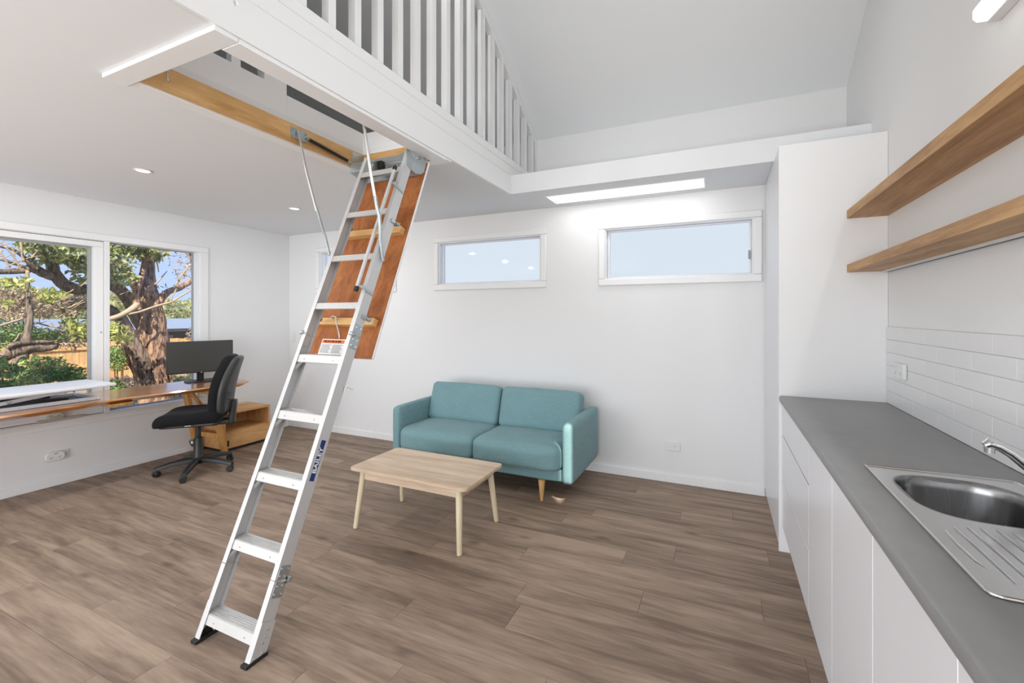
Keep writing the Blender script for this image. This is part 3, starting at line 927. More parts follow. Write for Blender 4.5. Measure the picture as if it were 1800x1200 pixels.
# sockets and switches
def plate(name, label, cat, c, axis, w, h, d, bits, group='wall plates'):
    """axis: outward normal 'x-','x+','y-'"""
    t = thing(name, label, cat, c, 0, group)
    rot = {'y-': 0, 'x+': R(90), 'x-': R(-90)}[axis]
    Mx = Matrix.Translation(c) @ Matrix.Rotation(rot, 4, 'Z')
    MB().box(-w / 2, w / 2, -d, -0.0005, -h / 2, h / 2, Mx).build('plate', M['white_plastic'], t, bevel=0.003)
    for kind, u, z in bits:
        if kind == 'rocker':
            MB().box(u - 0.008, u + 0.008, -d - 0.003, -d, z - 0.005, z + 0.005, Mx).build('rocker', M['white_metal'], t, bevel=0.001)
        else:
            p = MB()
            p.box(u - 0.007, u - 0.005, -d - 0.0006, -d + 0.0001, z - 0.001, z + 0.006, Mx)
            p.box(u + 0.005, u + 0.007, -d - 0.0006, -d + 0.0001, z - 0.001, z + 0.006, Mx)
            p.box(u - 0.001, u + 0.001, -d - 0.0006, -d + 0.0001, z - 0.009, z - 0.003, Mx)
            p.build('pin_holes', M['mark'], t)
    return t, Mx
plate('power_point', 'white single power point low on the back wall right of the sofa', 'power point', (-0.358, YB, 0.302), 'y-', 0.118, 0.076, 0.009, [('rocker', -0.018, 0.004), ('pins', 0.018, 0.0)])
plate('power_point', 'white double power point on the tiled splashback', 'power point', (XR - 0.0102, 2.82, 1.115), 'x-', 0.135, 0.074, 0.017, [('rocker', -0.03, 0.02), ('rocker', 0.03, 0.02), ('pins', -0.03, -0.012), ('pins', 0.03, -0.012)])
plate('light_switch', 'small white switch plate on the back wall beside the corner', 'switch', (-4.86, YB, 1.12), 'y-', 0.072, 0.115, 0.008, [('rocker', 0, 0.01)])
plate('power_point', 'white power point low on the wall under the desk', 'power point', (XL, 1.772, 0.246), 'x+', 0.118, 0.072, 0.010, [('pins', 0.04, 0.0), ('rocker', 0.04, 0.022)])
t = thing('plug_in_hub', 'white oval plug-in adaptor on the power point under the desk', 'adaptor', (XL, 1.737, 0.246), 0)
Mx = Matrix.Translation((XL + 0.0105, 1.737, 0.246)) @ Matrix.Rotation(R(90), 4, 'Y')
pr = [(math.cos(2 * math.pi * k / 32), math.sin(2 * math.pi * k / 32)) for k in range(32)]
MB().prism([(0.037 * math.copysign(abs(c) ** 0.7, c), 0.060 * math.copysign(abs(s) ** 0.7, s)) for c, s in pr], 'Z', 0, 0.028, Mx).build('case', M['white_plastic'], t, bevel=0.006, seg=3)
for dy in (-0.026, 0.026):
    p = MB()
    for q, z in ((-0.007, 0.004), (0.007, 0.004), (0, -0.006)):
        p.box(XL + 0.0384, XL + 0.0392, 1.737 + dy + q - 0.0015, 1.737 + dy + q + 0.0015, 0.238 + z - 0.004, 0.238 + z + 0.004)
    p.build('pin_holes', M['mark'], t)
MB().box(XL + 0.0384, XL + 0.0392, 1.727, 1.752, 0.266, 0.271).build('indicator', M['mark'], t)

# floating oak shelves
for z0, z1, label in ((1.928, 1.974, 'thick oak floating shelf on the kitchen wall, the upper of two'), (1.628, 1.671, 'thick oak floating shelf on the kitchen wall, the lower of two, with strip light')):
    t = thing('floating_shelf', label, 'shelf', (0.73, 1.8, z0), 0, 'oak shelves over the worktop')
    MB().box(0.641, XR - 0.0005, 0.45, Y_END - 0.001, z0, z1).build('board', M['oak'], t, bevel=0.0015)
    if z0 < 1.7:
        MB().box(0.785, 0.800, 0.5, Y_END - 0.03, z0 - 0.008, z0 - 0.0003).build('strip_light', M['white_plastic'], t)
        MB().box(0.802, 0.822, 0.5, Y_END - 0.03, z0 - 0.006, z0 - 0.0003).build('channel', M['mark'], t)
#%%LADDER

# ================================================================== HATCH TRIM AND ATTIC LADDER
IX = (-2.245, -1.680); IY = (1.050, 2.385)       # clear opening
def trim_board(name, *b):
    return struct(MB().box(*b).build(name, M['gloss_white'], bevel=0.003))
trim_board('trim_4', -2.318, XB - 0.006, 0.966, IY[0] + 0.002, ZC - 0.018, ZC - 0.0003)
trim_board('trim_5', -1.676, XB - 0.006, IY[0] + 0.003, 2.402, ZC - 0.018, ZC - 0.0003)
trim_board('trim_6', -2.318, IX[0] - 0.002, IY[0] + 0.003, 2.402, ZC - 0.012, ZC - 0.0003)
trim_board('trim_7', -2.318, XB - 0.006, 2.403, 2.470, ZC - 0.012, ZC - 0.0003)

TH_ = math.atan(0.424)
SN, CS = math.sin(TH_), math.cos(TH_)
LM = Matrix(((1, 0, 0, 0), (0, CS, SN, 1.16), (0, -SN, CS, 0), (0, 0, 0, 1)))   # (x, v back, w along) -> world
lad = thing('attic_ladder', 'folding aluminium attic ladder with plywood hatch door hanging from the ceiling hatch', 'ladder', (-1.857, 1.19, 0))
XLo, XRo = -2.032, -1.685
DEP = 0.061
# pine lining of the hatch
MB().box(HX[0] + 0.0005, IX[0], HY[0] + 0.001, HY[1] - 0.001, ZC - 0.004, 2.498).build('hatch_lining', M['pine'], lad)
MB().box(IX[1], HX[1] - 0.0005, HY[0] + 0.001, HY[1] - 0.001, ZC - 0.004, 2.498).build('hatch_lining', M['pine'], lad)
MB().box(IX[0] + 0.0005, IX[1] - 0.0005, HY[0] + 0.001, IY[0], ZC - 0.004, 2.498).build('hatch_lining', M['pine_x'], lad)
MB().box(IX[0] + 0.0005, IX[1] - 0.0005, IY[1], HY[1] - 0.001, ZC - 0.004, 2.498).build('hatch_lining', M['pine_x'], lad)
MB().tube([(IX[0] + 0.012, 1.165, 2.485), (IX[0] + 0.012, 1.165, 2.44), (IX[0] + 0.020, 1.165, 2.428), (IX[0] + 0.028, 1.165, 2.436)], 0.003, 8).build('hook', M['zinc'], lad, smooth=True)

def stringer(side, wa, wb, foot=False):
    """C channel: web outside, two flanges turned inwards"""
    xo = XLo if side < 0 else XRo
    s = 1 if side < 0 else -1
    t = 0.003; fl = 0.026
    def bot(v): return (0.014 + v * SN) / CS if foot else wa
    mb = MB()
    def piece(x0, x1, v0, v1):
        x0, x1 = min(x0, x1), max(x0, x1)
        vv = [(x0, v0, bot(v0)), (x1, v0, bot(v0)), (x1, v1, bot(v1)), (x0, v1, bot(v1)), (x0, v0, wb), (x1, v0, wb), (x1, v1, wb), (x0, v1, wb)]
        mb.add(vv, [(0, 3, 2, 1), (4, 5, 6, 7), (0, 1, 5, 4), (1, 2, 6, 5), (2, 3, 7, 6), (3, 0, 4, 7)], LM)
    piece(xo, xo + s * t, 0, DEP)
    piece(xo + s * t, xo + s * fl, 0, t)
    piece(xo + s * t, xo + s * fl, DEP - t, DEP)
    return mb.build('stringer', M['alu'], lad)
W_H1, W_H2, W_TOP = 0.304, 1.405, 2.585
for sd in (-1, 1):
    stringer(sd, 0.0, W_H1 - 0.0012, True)
    stringer(sd, W_H1 + 0.0012, W_H2 - 0.0012)
    stringer(sd, W_H2 + 0.0012, W_TOP)
    # outer sleeve plate on the foot with rubber shoe
    xo = XLo if sd < 0 else XRo
    x0, x1 = (xo - 0.0035, xo - 0.0005) if sd < 0 else (xo + 0.0005, xo + 0.0035)
    pl = [(0.0, 0.016 / CS), (DEP + 0.006, (0.016 + (DEP + 0.006) * SN) / CS), (DEP + 0.006, 0.156), (0.0, 0.156)]
    mb = MB(); mb.add([(x0, v, w) for v, w in pl] + [(x1, v, w) for v, w in pl], [(3, 2, 1, 0), (4, 5, 6, 7), (0, 1, 5, 4), (1, 2, 6, 5), (2, 3, 7, 6), (3, 0, 4, 7)], LM)
    mb.build('foot_sleeve', M['alu'], lad)
    sh = MB()
    xa, xb = (xo - 0.006, xo + 0.030) if sd < 0 else (xo - 0.030, xo + 0.006)
    sh.box(xa, xb, 1.150, 1.246, 0.0, 0.013)
    xi = xo + 0.004 if sd < 0 else xo - 0.012
    sh.prism([(1.175, 0.013), (1.243, 0.013), (1.243, 0.052), (1.232, 0.056)], 'X', xi, xi + 0.008)
    shoe = sh.build('rubber_foot', M['black_rubber'], lad, bevel=0.002)
    bolts = MB()
    for v, w in ((0.037, 0.129), (0.036, 0.103), (0.033, 0.081), (0.046, 0.045), (0.014, 0.030)):
        bolts.lathe([(0.001, 0), (0.005, 0), (0.0035, 0.003), (0.001, 0.0035)], 8, LM @ Matrix.Translation((x1 if sd > 0 else x0, v, w)) @ Matrix.Rotation(R(90 * sd), 4, 'Y'))
    bolts.build('rivets', M['steel'], lad)['kind'] = 'stuff'

# steps
for i in range(9):
    zt = 0.098 + 0.2715 * i
    y0 = 1.16 + 0.424 * zt
    st = MB()
    deep = 0.070 if i < 5 else 0.062
    hgt = 0.040 if i < 5 else 0.034
    x0, x1 = XLo + 0.0035, XRo - 0.0035
    st.prism([(y0 + 0.004, zt - 0.001), (y0 - 0.010, zt - hgt + 0.004), (y0 - 0.010 + 0.004, zt - hgt), (y0 + 0.0045, zt - 0.006), (y0 + deep - 0.004, zt - 0.006), (y0 + deep - 0.010, zt - 0.022), (y0 + deep - 0.007, zt - 0.022), (y0 + deep, zt - 0.001)], 'X', x0, x1)
    for k in range(5):
        ya = y0 + 0.008 + k * (deep - 0.016) / 5
        st.box(x0 + 0.001, x1 - 0.001, ya, ya + 0.006, zt - 0.0012, zt + 0.0012)
    so = st.build('step', M['alu_tread'], lad)
    rv = MB()
    for x in (x0 + 0.07, x1 - 0.07):
        rv.lathe([(0.001, 0), (0.004, 0), (0.003, 0.002), (0.001, 0.0025)], 8, Matrix.Translation((x, y0 - 0.004, zt - 0.022)) @ Matrix.Rotation(R(90) + 0.3, 4, 'X'))
    rv.build('rivets', M['steel'], so)['kind'] = 'stuff'
    if 0 < i < 5:
        w = zt / CS
        for sd in (-1, 1):
            xa = XLo + 0.028 if sd < 0 else XRo - 0.028
            xb = XLo + 0.062 if sd < 0 else XRo - 0.062
            if sd < 0: xa = XLo + 0.006
            else: xa = XRo - 0.006
            p, q = LM @ Vector((xa, 0.006, w - 0.098)), Vector((xb, y0 + 0.024, zt - 0.012))
            d = (q - p).normalized(); n1 = Vector((0, 0.6, 0.8)).cross(d).normalized(); n2 = d.cross(n1)
            mb = MB()
            vv = []
            for e in (p, q):
                for a, b_ in ((-1, -1), (1, -1), (1, 1), (-1, 1)):
                    vv.append(e + n1 * 0.0075 * a + n2 * 0.0015 * b_)
            mb.add(vv, [(3, 2, 1, 0), (4, 5, 6, 7), (0, 1, 5, 4), (1, 2, 6, 5), (2, 3, 7, 6), (3, 0, 4, 7)])
            mb.build('step_brace', M['alu'], lad)

# hinges between sections, both sides
for wh, front in ((W_H2, True), (W_H1, False)):
    for sd in (-1, 1):
        xo = XRo + 0.0004 if sd > 0 else XLo - 0.0004
        sx = 1 if sd > 0 else -1
        hp = MB()
        for lo, hi in ((wh - 0.064, wh - 0.003), (wh + 0.003, wh + 0.060)):
            a, b_ = sorted((xo, xo + sx * 0.003))
            hp.box(a, b_, 0.006, 0.060, lo, hi, LM)
        vk = -0.002 if front else 0.070
        hp.lathe([(0.001, -0.012), (0.011, -0.012), (0.011, 0.006), (0.001, 0.006)], 14, LM @ Matrix.Translation((xo + sx * 0.006, vk, wh + 0.004)) @ Matrix.Rotation(R(90 * sx), 4, 'Y'))
        a, b_ = sorted((xo, xo + sx * 0.003))
        hp.box(a, b_, min(vk, 0.05), max(vk, 0.012), wh - 0.012, wh + 0.016, LM)
        ho = hp.build('hinge', M['zinc'], lad, bevel=0.0008)
        rv = MB()
        for dv, dw in ((0.016, -0.050), (0.050, -0.050), (0.018, -0.020), (0.044, -0.018), (0.016, 0.046), (0.048, 0.046), (0.016, 0.018), (0.040, 0.018)):
            rv.lathe([(0.001, 0), (0.0052, 0), (0.004, 0.003), (0.001, 0.004)], 8, LM @ Matrix.Translation((xo + sx * 0.003, dv, wh + dw)) @ Matrix.Rotation(R(90 * sx), 4, 'Y'))
        rv.build('rivets', M['steel'], ho)['kind'] = 'stuff'
        ip = MB(); xi = (XRo - 0.0036) if sd > 0 else (XLo + 0.0036)
        a, b_ = sorted((xi, xi - sx * 0.0025))
        ip.box(a, b_, 0.010, 0.052, wh - 0.06, wh - 0.004, LM); ip.box(a, b_, 0.010, 0.052, wh + 0.004, wh + 0.06, LM)
        ip.build('hinge_backing', M['alu'], lad)

# small handrail on the right stringer
hr = MB().box(-1.716, -1.700, -0.046, -0.032, 1.655, 2.405, LM).build('handrail', M['alu'], lad, bevel=0.002)
MB().box(-1.718, -1.698, -0.048, -0.030, 1.628, 1.656, LM).build('end_cap', M['black_rubber'], hr, bevel=0.003)
MB().box(-1.718, -1.698, -0.048, -0.030, 2.404, 2.432, LM).build('end_cap', M['black_rubber'], hr, bevel=0.003)
for w in (1.668, 2.325):
    s_ = MB()
    s_.box(-1.684, -1.681, -0.010, 0.058, w - 0.022, w - 0.006, LM)
    s_.box(-1.700, -1.681, -0.034, -0.008, w - 0.018, w - 0.003, LM)
    s_.build('handrail_strap', M['zinc'], lad, bevel=0.001)

# hatch door: ply board with white facing, battens, label
wd0, wd1, vd = 1.334, 2.640, 0.1845
door_p = MB().box(-2.228, -1.684, vd, vd + 0.007, wd0 + 0.002, wd1, LM).build('hatch_door', M['ply'], lad)
MB().box(-2.231, -1.679, vd + 0.0072, vd + 0.0125, wd0, wd1 + 0.002, LM).build('white_facing', M['gloss_white'], door_p)
MB().box(-1.6836, -1.6792, vd + 0.0005, vd + 0.0071, wd0, wd1 + 0.002, LM).build('white_edge', M['gloss_white'], door_p)
for w in (1.535, 2.125):
    MB().box(-2.205, -1.712, vd - 0.040, vd - 0.0003, w - 0.021, w + 0.021, LM).build('batten', M['pine_x'], door_p, bevel=0.002)
    for xx in (XRo + 0.002, XLo - 0.005):
        cl = MB()
        cl.box(xx, xx + 0.003, 0.028, 0.080, w - 0.030, w - 0.008, LM)
        cl.box(xx, xx + 0.020, 0.078, 0.081, w - 0.030, w - 0.008, LM)
        cl.lathe([(0.001, 0), (0.008, 0), (0.008, 0.006), (0.004, 0.007), (0.004, 0.018), (0.001, 0.018)], 12, LM @ Matrix.Translation((xx + 0.010, 0.076, w - 0.019)) @ Matrix.Rotation(R(-90), 4, 'X') @ Matrix.Rotation(R(180), 4, 'X'))
        cl.build('bolt_clip', M['zinc'], lad, bevel=0.0008)
lb = MB().box(-2.085, -1.906, vd - 0.0006, vd - 0.0001, 1.345, 1.439, LM).build('warning_label', M['white_print'], door_p)
MB().box(-2.080, -1.911, vd - 0.0009, vd - 0.0006, 1.414, 1.434, LM).build('heading_band', M['orange'], lb)
pr_ = MB()
x = -2.066
for k, wl_k in enumerate((0.020, 0.012, 0.010, 0.022, 0.016, 0.024)):
    pr_.box(x, x + wl_k, vd - 0.0012, vd - 0.0009, 1.420, 1.430, LM); x += wl_k + 0.005
pr_.build('heading_print', M['black_print'], lb)
pr_ = MB()
for col in (-2.078, -1.992):
    for k in range(8):
        pr_.box(col, col + 0.075 - 0.012 * ((k * 7) % 4) / 3, vd - 0.0009, vd - 0.0006, 1.403 - k * 0.0065, 1.4055 - k * 0.0065, LM)
pr_.build('small_print', M['mark'], lb)
def lp(x, v, w): return LM @ Vector((x, v, w))
MB().tube([lp(-2.010, vd - 0.045, 1.545), lp(-2.028, vd - 0.046, 1.552), lp(-2.020, vd - 0.046, 1.562), lp(-1.995, vd - 0.047, 1.560), lp(-1.985, vd - 0.047, 1.555), lp(-1.976, vd - 0.04, 1.52), lp(-1.962, vd - 0.02, 1.48), lp(-1.955, vd - 0.008, 1.455), lp(-1.953, vd - 0.006, 1.44)], [0.003, 0.003, 0.003, 0.003, 0.0035, 0.003, 0.003, 0.005, 0.002], 8).build('pull_cord', M['cord'], lad, smooth=True)
MB().tube([lp(-1.679, 0.064, 1.118), lp(-1.678, 0.058, 1.146), lp(-1.676, 0.066, 1.155), lp(-1.674, 0.082, 1.150), lp(-1.672, 0.106, 1.149)], [0.004, 0.005, 0.006, 0.004, 0.003], 8).build('cord_tie', M['cord'], lad, smooth=True)

# sticker on the right stringer
stk = MB().box(XRo + 0.0003, XRo + 0.0008, 0.018, 0.0445, 0.704, 0.886, LM).build('name_sticker', M['blue'], lad)
Tm = LM @ Matrix.Translation((XRo + 0.0010, 0.0312, 0.795)) @ Matrix(((0, 0, 1, 0), (0, -1, 0, 0), (1, 0, 0, 0), (0, 0, 0, 1)))
tx = text('sticker_lettering', 'BAILEY', 0.034, M['white_print'], stk, Tm @ Matrix.Diagonal((1.12, 0.86, 1, 1)))

# steel arms, spring, plates and brackets at the hatch
MB().box(IX[0] + 0.0005, IX[0] + 0.004, 1.803, 1.921, 2.418, 2.478).build('arm_plate', M['zinc'], lad, bevel=0.001)
pb = MB()
for y, z in ((1.815, 2.465), (1.815, 2.43), (1.85, 2.45), (1.875, 2.43), (1.905, 2.465), (1.905, 2.428)):
    pb.lathe([(0.001, 0), (0.007, 0), (0.006, 0.005), (0.001, 0.006)], 10, Matrix.Translation((IX[0] + 0.004, y, z)) @ Matrix.Rotation(R(90), 4, 'Y'))
pb.build('plate_bolts', M['zinc'], lad)['kind'] = 'stuff'
arm = MB()
arm.tube([(IX[0] + 0.016, 1.842, 2.465), (-2.20, 1.880, 2.22), (-2.165, 1.918, 2.005)], [0.0075, 0.0075, 0.0075], 10)
arm.build('support_arm', M['steel'], lad, smooth=True)
a2 = MB()
a2.tube([(-2.166, 1.915, 2.03), (-2.125, 1.930, 1.885), (-2.105, 1.925, 1.86)], [0.008, 0.008, 0.006], 8)
a2.tube([(-2.107, 1.926, 1.862), (-2.045, 1.905, 1.735)], [0.007, 0.007], 8)
a2.build('support_arm', M['zinc'], lad, smooth=True)
arm = MB()
arm.tube([(-1.700, 1.800, 2.435), (-1.689, 1.850, 2.15), (-1.680, 1.882, 1.985)], [0.0085, 0.0085, 0.0085], 12)
arm.build('support_arm', M['steel'], lad, smooth=True)
p4 = [Vector((-1.679, 1.873, 2.03)), Vector((-1.678, 1.885, 1.97)), Vector((-1.674, 1.899, 1.93)), Vector((-1.672, 1.902, 1.86)), Vector((-1.672, 1.905, 1.80)), Vector((-1.672, 1.918, 1.742)), Vector((-1.673, 1.930, 1.685))]
MB().tube(p4, [0.012, 0.012, 0.014, 0.011, 0.010, 0.010, 0.009], 10, squash=0.6).build('support_arm', M['zinc'], lad, smooth=True)
MB().tube([(IX[0] + 0.012, 1.928, 2.440), (IX[0] + 0.012, 2.228, 2.410)], 0.0105, 12).build('spring', M['black_plastic'], lad, smooth=True)
MB().tube([(IX[0] + 0.012, 1.905, 2.443), (IX[0] + 0.012, 1.93, 2.440)], 0.004, 8).build('spring_rod', M['zinc'], lad)
MB().tube([(IX[0] + 0.012, 2.226, 2.410), (IX[0] + 0.012, 2.262, 2.406)], 0.006, 8).build('spring_rod', M['zinc'], lad)
def bracket(xw, xs):
    """curved hinge bracket from the lining to the stringer top"""
    s = 1 if xs > xw else -1
    b_ = MB()
    a, c = sorted((xw, xw + s * 0.003))
    b_.prism([(2.285, 2.490), (2.382, 2.492), (2.382, 2.345), (2.330, 2.330), (2.275, 2.365)], 'X', a, c)
    # web turned along x with bent lip
    pts = [(2.275, 2.365), (2.300, 2.345), (2.330, 2.330)]
    x0, x1 = sorted((xw, xs))
    b_.box(x0, x1, 2.262, 2.268, 2.340, 2.400)
    b_.prism([(2.262, 2.340), (2.330, 2.322), (2.332, 2.326), (2.266, 2.346)], 'X', x0, x1)
    b_.prism([(2.222, 2.300), (2.300, 2.345), (2.300, 2.405), (2.222, 2.370)], 'X', min(xs, xs + s * 0.004), max(xs, xs + s * 0.004))
    return b_.build('hinge_bracket', M['zinc'], lad, bevel=0.0015)
bracket(IX[0] + 0.0006, XLo - 0.006)
rb = MB()
poly_b = [(2.142, 2.290), (2.175, 2.268), (2.230, 2.254), (2.280, 2.266), (2.318, 2.292), (2.345, 2.372), (2.322, 2.380), (2.305, 2.368), (2.262, 2.344), (2.235, 2.338), (2.203, 2.352), (2.165, 2.378), (2.142, 2.372)]
rb.prism(poly_b, 'X', XRo - 0.0005, XRo + 0.0025)
rb.build('hinge_bracket', M['zinc'], lad, bevel=0.001)
lip = MB()
lp_ = [(2.150, 2.284), (2.178, 2.266), (2.230, 2.252), (2.282, 2.264), (2.320, 2.290)]
vv = []
for y_, z_ in lp_: vv += [(XRo - 0.020, y_, z_ - 0.002), (XRo + 0.004, y_, z_ - 0.002), (XRo + 0.004, y_, z_ + 0.002), (XRo - 0.020, y_, z_ + 0.002)]
ff = [(0, 1, 2, 3), tuple(range(16, 20))]
for i in range(4):
    for k in range(4):
        ff.append((i * 4 + k, i * 4 + (k + 1) % 4, i * 4 + 4 + (k + 1) % 4, i * 4 + 4 + k))
lip.add(vv, ff)
lip.build('bracket_lip', M['zinc'], lad)
cx = MB()
cx.prism([(2.378, -2.20), (2.455, -2.20), (2.452, -1.95), (2.470, -1.86), (2.455, -1.80), (2.470, -1.70), (2.378, -1.70)], 'Y', 2.3805, 2.3835)
cx.build('cross_plate', M['zinc'], lad)
teeth = MB()
for k in range(12):
    teeth.box(-2.06 + k * 0.028, -2.048 + k * 0.028, 2.370, 2.3805, 2.380, 2.389)
teeth.build('rack_teeth', M['zinc'], lad)
MB().tube([(-1.73, 2.33, 2.385), (-2.19, 2.33, 2.385)], 0.008, 10).build('torsion_bar', M['zinc'], lad, smooth=True)
MB().box(-2.19, -1.73, 0.178, 0.184, 2.545, 2.62, LM).build('hinge_leaf', M['zinc'], lad)
MB().box(-2.045, -2.005, 2.292, 2.335, 2.345, 2.40).build('stop_block', M['black_rubber'], lad, bevel=0.004)
#%%FURNITURE

# ================================================================== SOFA
sofa = thing('sofa', 'teal linen two-seat sofa with thin arms against the back wall', 'sofa', (-1.785, 3.5, 0))
SX0, SX1 = -2.610, -0.968
ATH = 0.085
def soft(name, mat, parent, c, size, r, n=10, puff=(0, 0, 0), wr=0.0, seed=0, rot=None, fn=None, smooth=True):
    v, f = rounded_box(*size, r, n, puff, wr, seed, fn)
    Mx = Matrix.Translation(c)
    if rot is not None: Mx = Mx @ rot
    mb = MB().add(v, f, Mx)
    o = mb.build(name, mat, parent, smooth=True, angle=180)
    return o
# base and back frame
soft('base', M['teal'], sofa, ((SX0 + SX1) / 2, 3.50, 0.205), (SX1 - SX0 - 2 * ATH + 0.03, 0.72, 0.10), 0.02, 8)
soft('back_frame', M['teal'], sofa, ((SX0 + SX1) / 2, 3.835, 0.365), (SX1 - SX0 - 2 * ATH + 0.03, 0.12, 0.41), 0.035, 8)
for s, xa in ((-1, SX0), (1, SX1 - ATH)):
    def armfn(p, s=s):
        # arm leans very slightly, lower front corner rounded
        return p
    soft('arm', M['teal'], sofa, (xa + ATH / 2, 3.508, 0.372), (ATH, 0.780, 0.440), 0.030, 10, (0.004, 0.004, 0.006), 0, 1, fn=armfn)
sw = (SX1 - SX0 - 2 * ATH) / 2
for i in range(2):
    cxm = SX0 + ATH + sw * (i + 0.5)
    def seatfn(p, i=i):
        # front lip rolls down, front outer corner rounded away from the arm
        q = p.copy()
        if q.y < -0.2: q.z -= 0.030 * ((-0.2 - q.y) / 0.14) ** 2
        side = 1 if i == 1 else -1
        e = max(0, (side * q.x - (sw / 2 - 0.10)) / 0.10); fr = max(0, (-q.y - 0.16) / 0.16)
        q.y += 0.05 * e * e * fr
        return q
    soft('seat_cushion', M['teal'], sofa, (cxm, 3.375, 0.335), (sw - 0.003, 0.600, 0.172), 0.045, 16, (0, 0.012, 0.014), 0.0022, i + 3, fn=seatfn)
    rot = Matrix.Rotation(R(-17), 4, 'X')
    soft('back_cushion', M['teal'], sofa, (cxm + (0.006 if i else -0.004), 3.640, 0.565), (sw - 0.006, 0.165, 0.352), 0.042, 16, (0.004, 0.022, 0.008), 0.0022, i + 9, rot=rot)
for (x, y) in ((-1.215, 3.145), (-2.36, 3.145), (-1.215, 3.80), (-2.36, 3.80)):
    MB().lathe([(0.001, 0), (0.010, 0), (0.011, 0.004), (0.026, 0.152), (0.026, 0.158), (0.001, 0.158)], 16, Matrix.Translation((x, y, 0))).build('leg', M['leg_wood'], sofa, smooth=True)

# ================================================================== COFFEE TABLE
tab = thing('coffee_table', 'pale oak coffee table with round splayed legs in front of the sofa', 'table', (-1.777, 2.472, 0))
TX = (-2.222, -1.330); TY = (2.228, 2.722); TZ = 0.388
rc = 0.030
poly = []
for cx_, cy_, a0 in ((TX[1] - rc, TY[1] - rc, 0), (TX[0] + rc, TY[1] - rc, 90), (TX[0] + rc, TY[0] + rc, 180), (TX[1] - rc, TY[0] + rc, 270)):
    for k in range(7):
        a = R(a0 + 15 * k); poly.append((cx_ + rc * math.cos(a), cy_ + rc * math.sin(a)))
MB().prism(poly, 'Z', TZ - 0.020, TZ).build('top', M['table'], tab, bevel=0.002)
ap = 0.060
MB().ring_frame('Z', TZ - 0.078, TZ - 0.0205, (TX[0] + ap, TX[1] - ap, TY[0] + ap - 0.02, TY[1] - ap + 0.02), (TX[0] + ap + 0.015, TX[1] - ap - 0.015, TY[0] + ap - 0.005, TY[1] - ap + 0.005)).build('apron', M['table'], tab)
for sx in (0, 1):
    for sy in (0, 1):
        xb = (-2.163, -1.371)[sx]; yb = (2.228, 2.702)[sy]
        xt = (TX[0] + 0.085, TX[1] - 0.075)[sx]; yt = (TY[0] + 0.050, TY[1] - 0.055)[sy]
        MB().tube([(xb, yb, 0.0), (xb + (xt - xb) * 0.02, yb + (yt - yb) * 0.02, 0.008), (xt, yt, TZ - 0.0205)], [0.0145, 0.0155, 0.021], 18).build('leg', M['table_leg'], tab, smooth=True, angle=50)

# ================================================================== DESK AND WHAT STANDS ON IT
DZT = 0.730
desk = thing('slab_desk', 'long live-edge timber slab desk under the big window', 'desk', (-4.58, 1.7, 0))
ys = np.linspace(0.30, 3.0, 40)
def fx(y): return -4.265 + 0.030 * math.sin(2.1 * y + 0.6) + 0.018 * math.sin(5.3 * y + 1.0) + (0.045 * max(0, (y - 2.5) / 0.5) if y > 2.5 else 0)
front = [(fx(y), y) for y in ys if y < 2.86]
end = [(-4.235, 2.90), (-4.30, 2.975), (-4.42, 3.01), (-4.60, 3.015), (-4.78, 2.985), (-4.885, 2.965)]
outline = front + end + [(-4.886, 0.30)]
def slab(outl, inset=0.02):
    top, mid, bot = [], [], []
    cxm, cym = -4.58, 1.7
    n = len(outl)
    res_t, res_m, res_b = [], [], []
    for i, (x, y) in enumerate(outl):
        live = x > -4.87
        dx = -0.010 if live else 0
        db = -0.042 - 0.012 * math.sin(7 * y) if live else 0
        dyb = -0.03 if (live and y > 2.88) else 0
        res_t.append((x + dx, y, DZT)); res_m.append((x, y, DZT - 0.012)); res_b.append((x + db, y + dyb, DZT - 0.040))
    v = res_t + res_m + res_b
    f = [tuple(range(n)), tuple(reversed(range(2 * n, 3 * n)))]
    for lo in (0, n):
        for i in range(n):
            j = (i + 1) % n
            f.append((lo + i, lo + n + i, lo + n + j, lo + j))
    return MB().add(v, f)
slab(outline).build('slab', M['desk'], desk, smooth=True, angle=35)
def bar(name, mat, parent, p, q, w, h, up=(0, 1, 0), bevel=0.002):
    p, q = Vector(p), Vector(q)
    d = (q - p).normalized(); u = Vector(up); n1 = u.cross(d).normalized(); n2 = d.cross(n1)
    vv = []
    for e in (p, q):
        for a, b_ in ((-1, -1), (1, -1), (1, 1), (-1, 1)):
            vv.append(e + n1 * w / 2 * a + n2 * h / 2 * b_)
    return MB().add(vv, [(3, 2, 1, 0), (4, 5, 6, 7), (0, 1, 5, 4), (1, 2, 6, 5), (2, 3, 7, 6), (3, 0, 4, 7)]).build(name, mat, parent, bevel=bevel)
zu = DZT - 0.041
for y0, dy in ((2.66, 0.14), (0.62, -0.10)):
    bar('trestle_leg', M['desk_leg'], desk, (-4.800, y0, zu), (-4.845, y0 + dy, 0.0), 0.070, 0.038)
    bar('trestle_leg', M['desk_leg'], desk, (-4.455, y0 + dy * 0.2, zu), (-4.485, y0 + dy * 1.4, 0.0), 0.060, 0.038)
    bar('trestle_rail', M['desk_leg'], desk, (-4.84, y0 + 0.03, zu - 0.030), (-4.40, y0 + 0.03, zu - 0.030), 0.058, 0.034)
    bar('trestle_brace', M['desk_leg'], desk, (-4.765, y0 + 0.02, zu - 0.03), (-4.545, y0 + dy * 0.9, 0.30), 0.034, 0.026)
    bar('trestle_rail', M['desk_leg'], desk, (-4.83, y0 + dy * 0.75, 0.20), (-4.48, y0 + dy * 0.95, 0.20), 0.045, 0.026)
MB().box(-4.86, -4.34, 1.86, 2.02, zu - 0.022, zu - 0.0005).build('cleat', M['desk_leg'], desk, bevel=0.002)

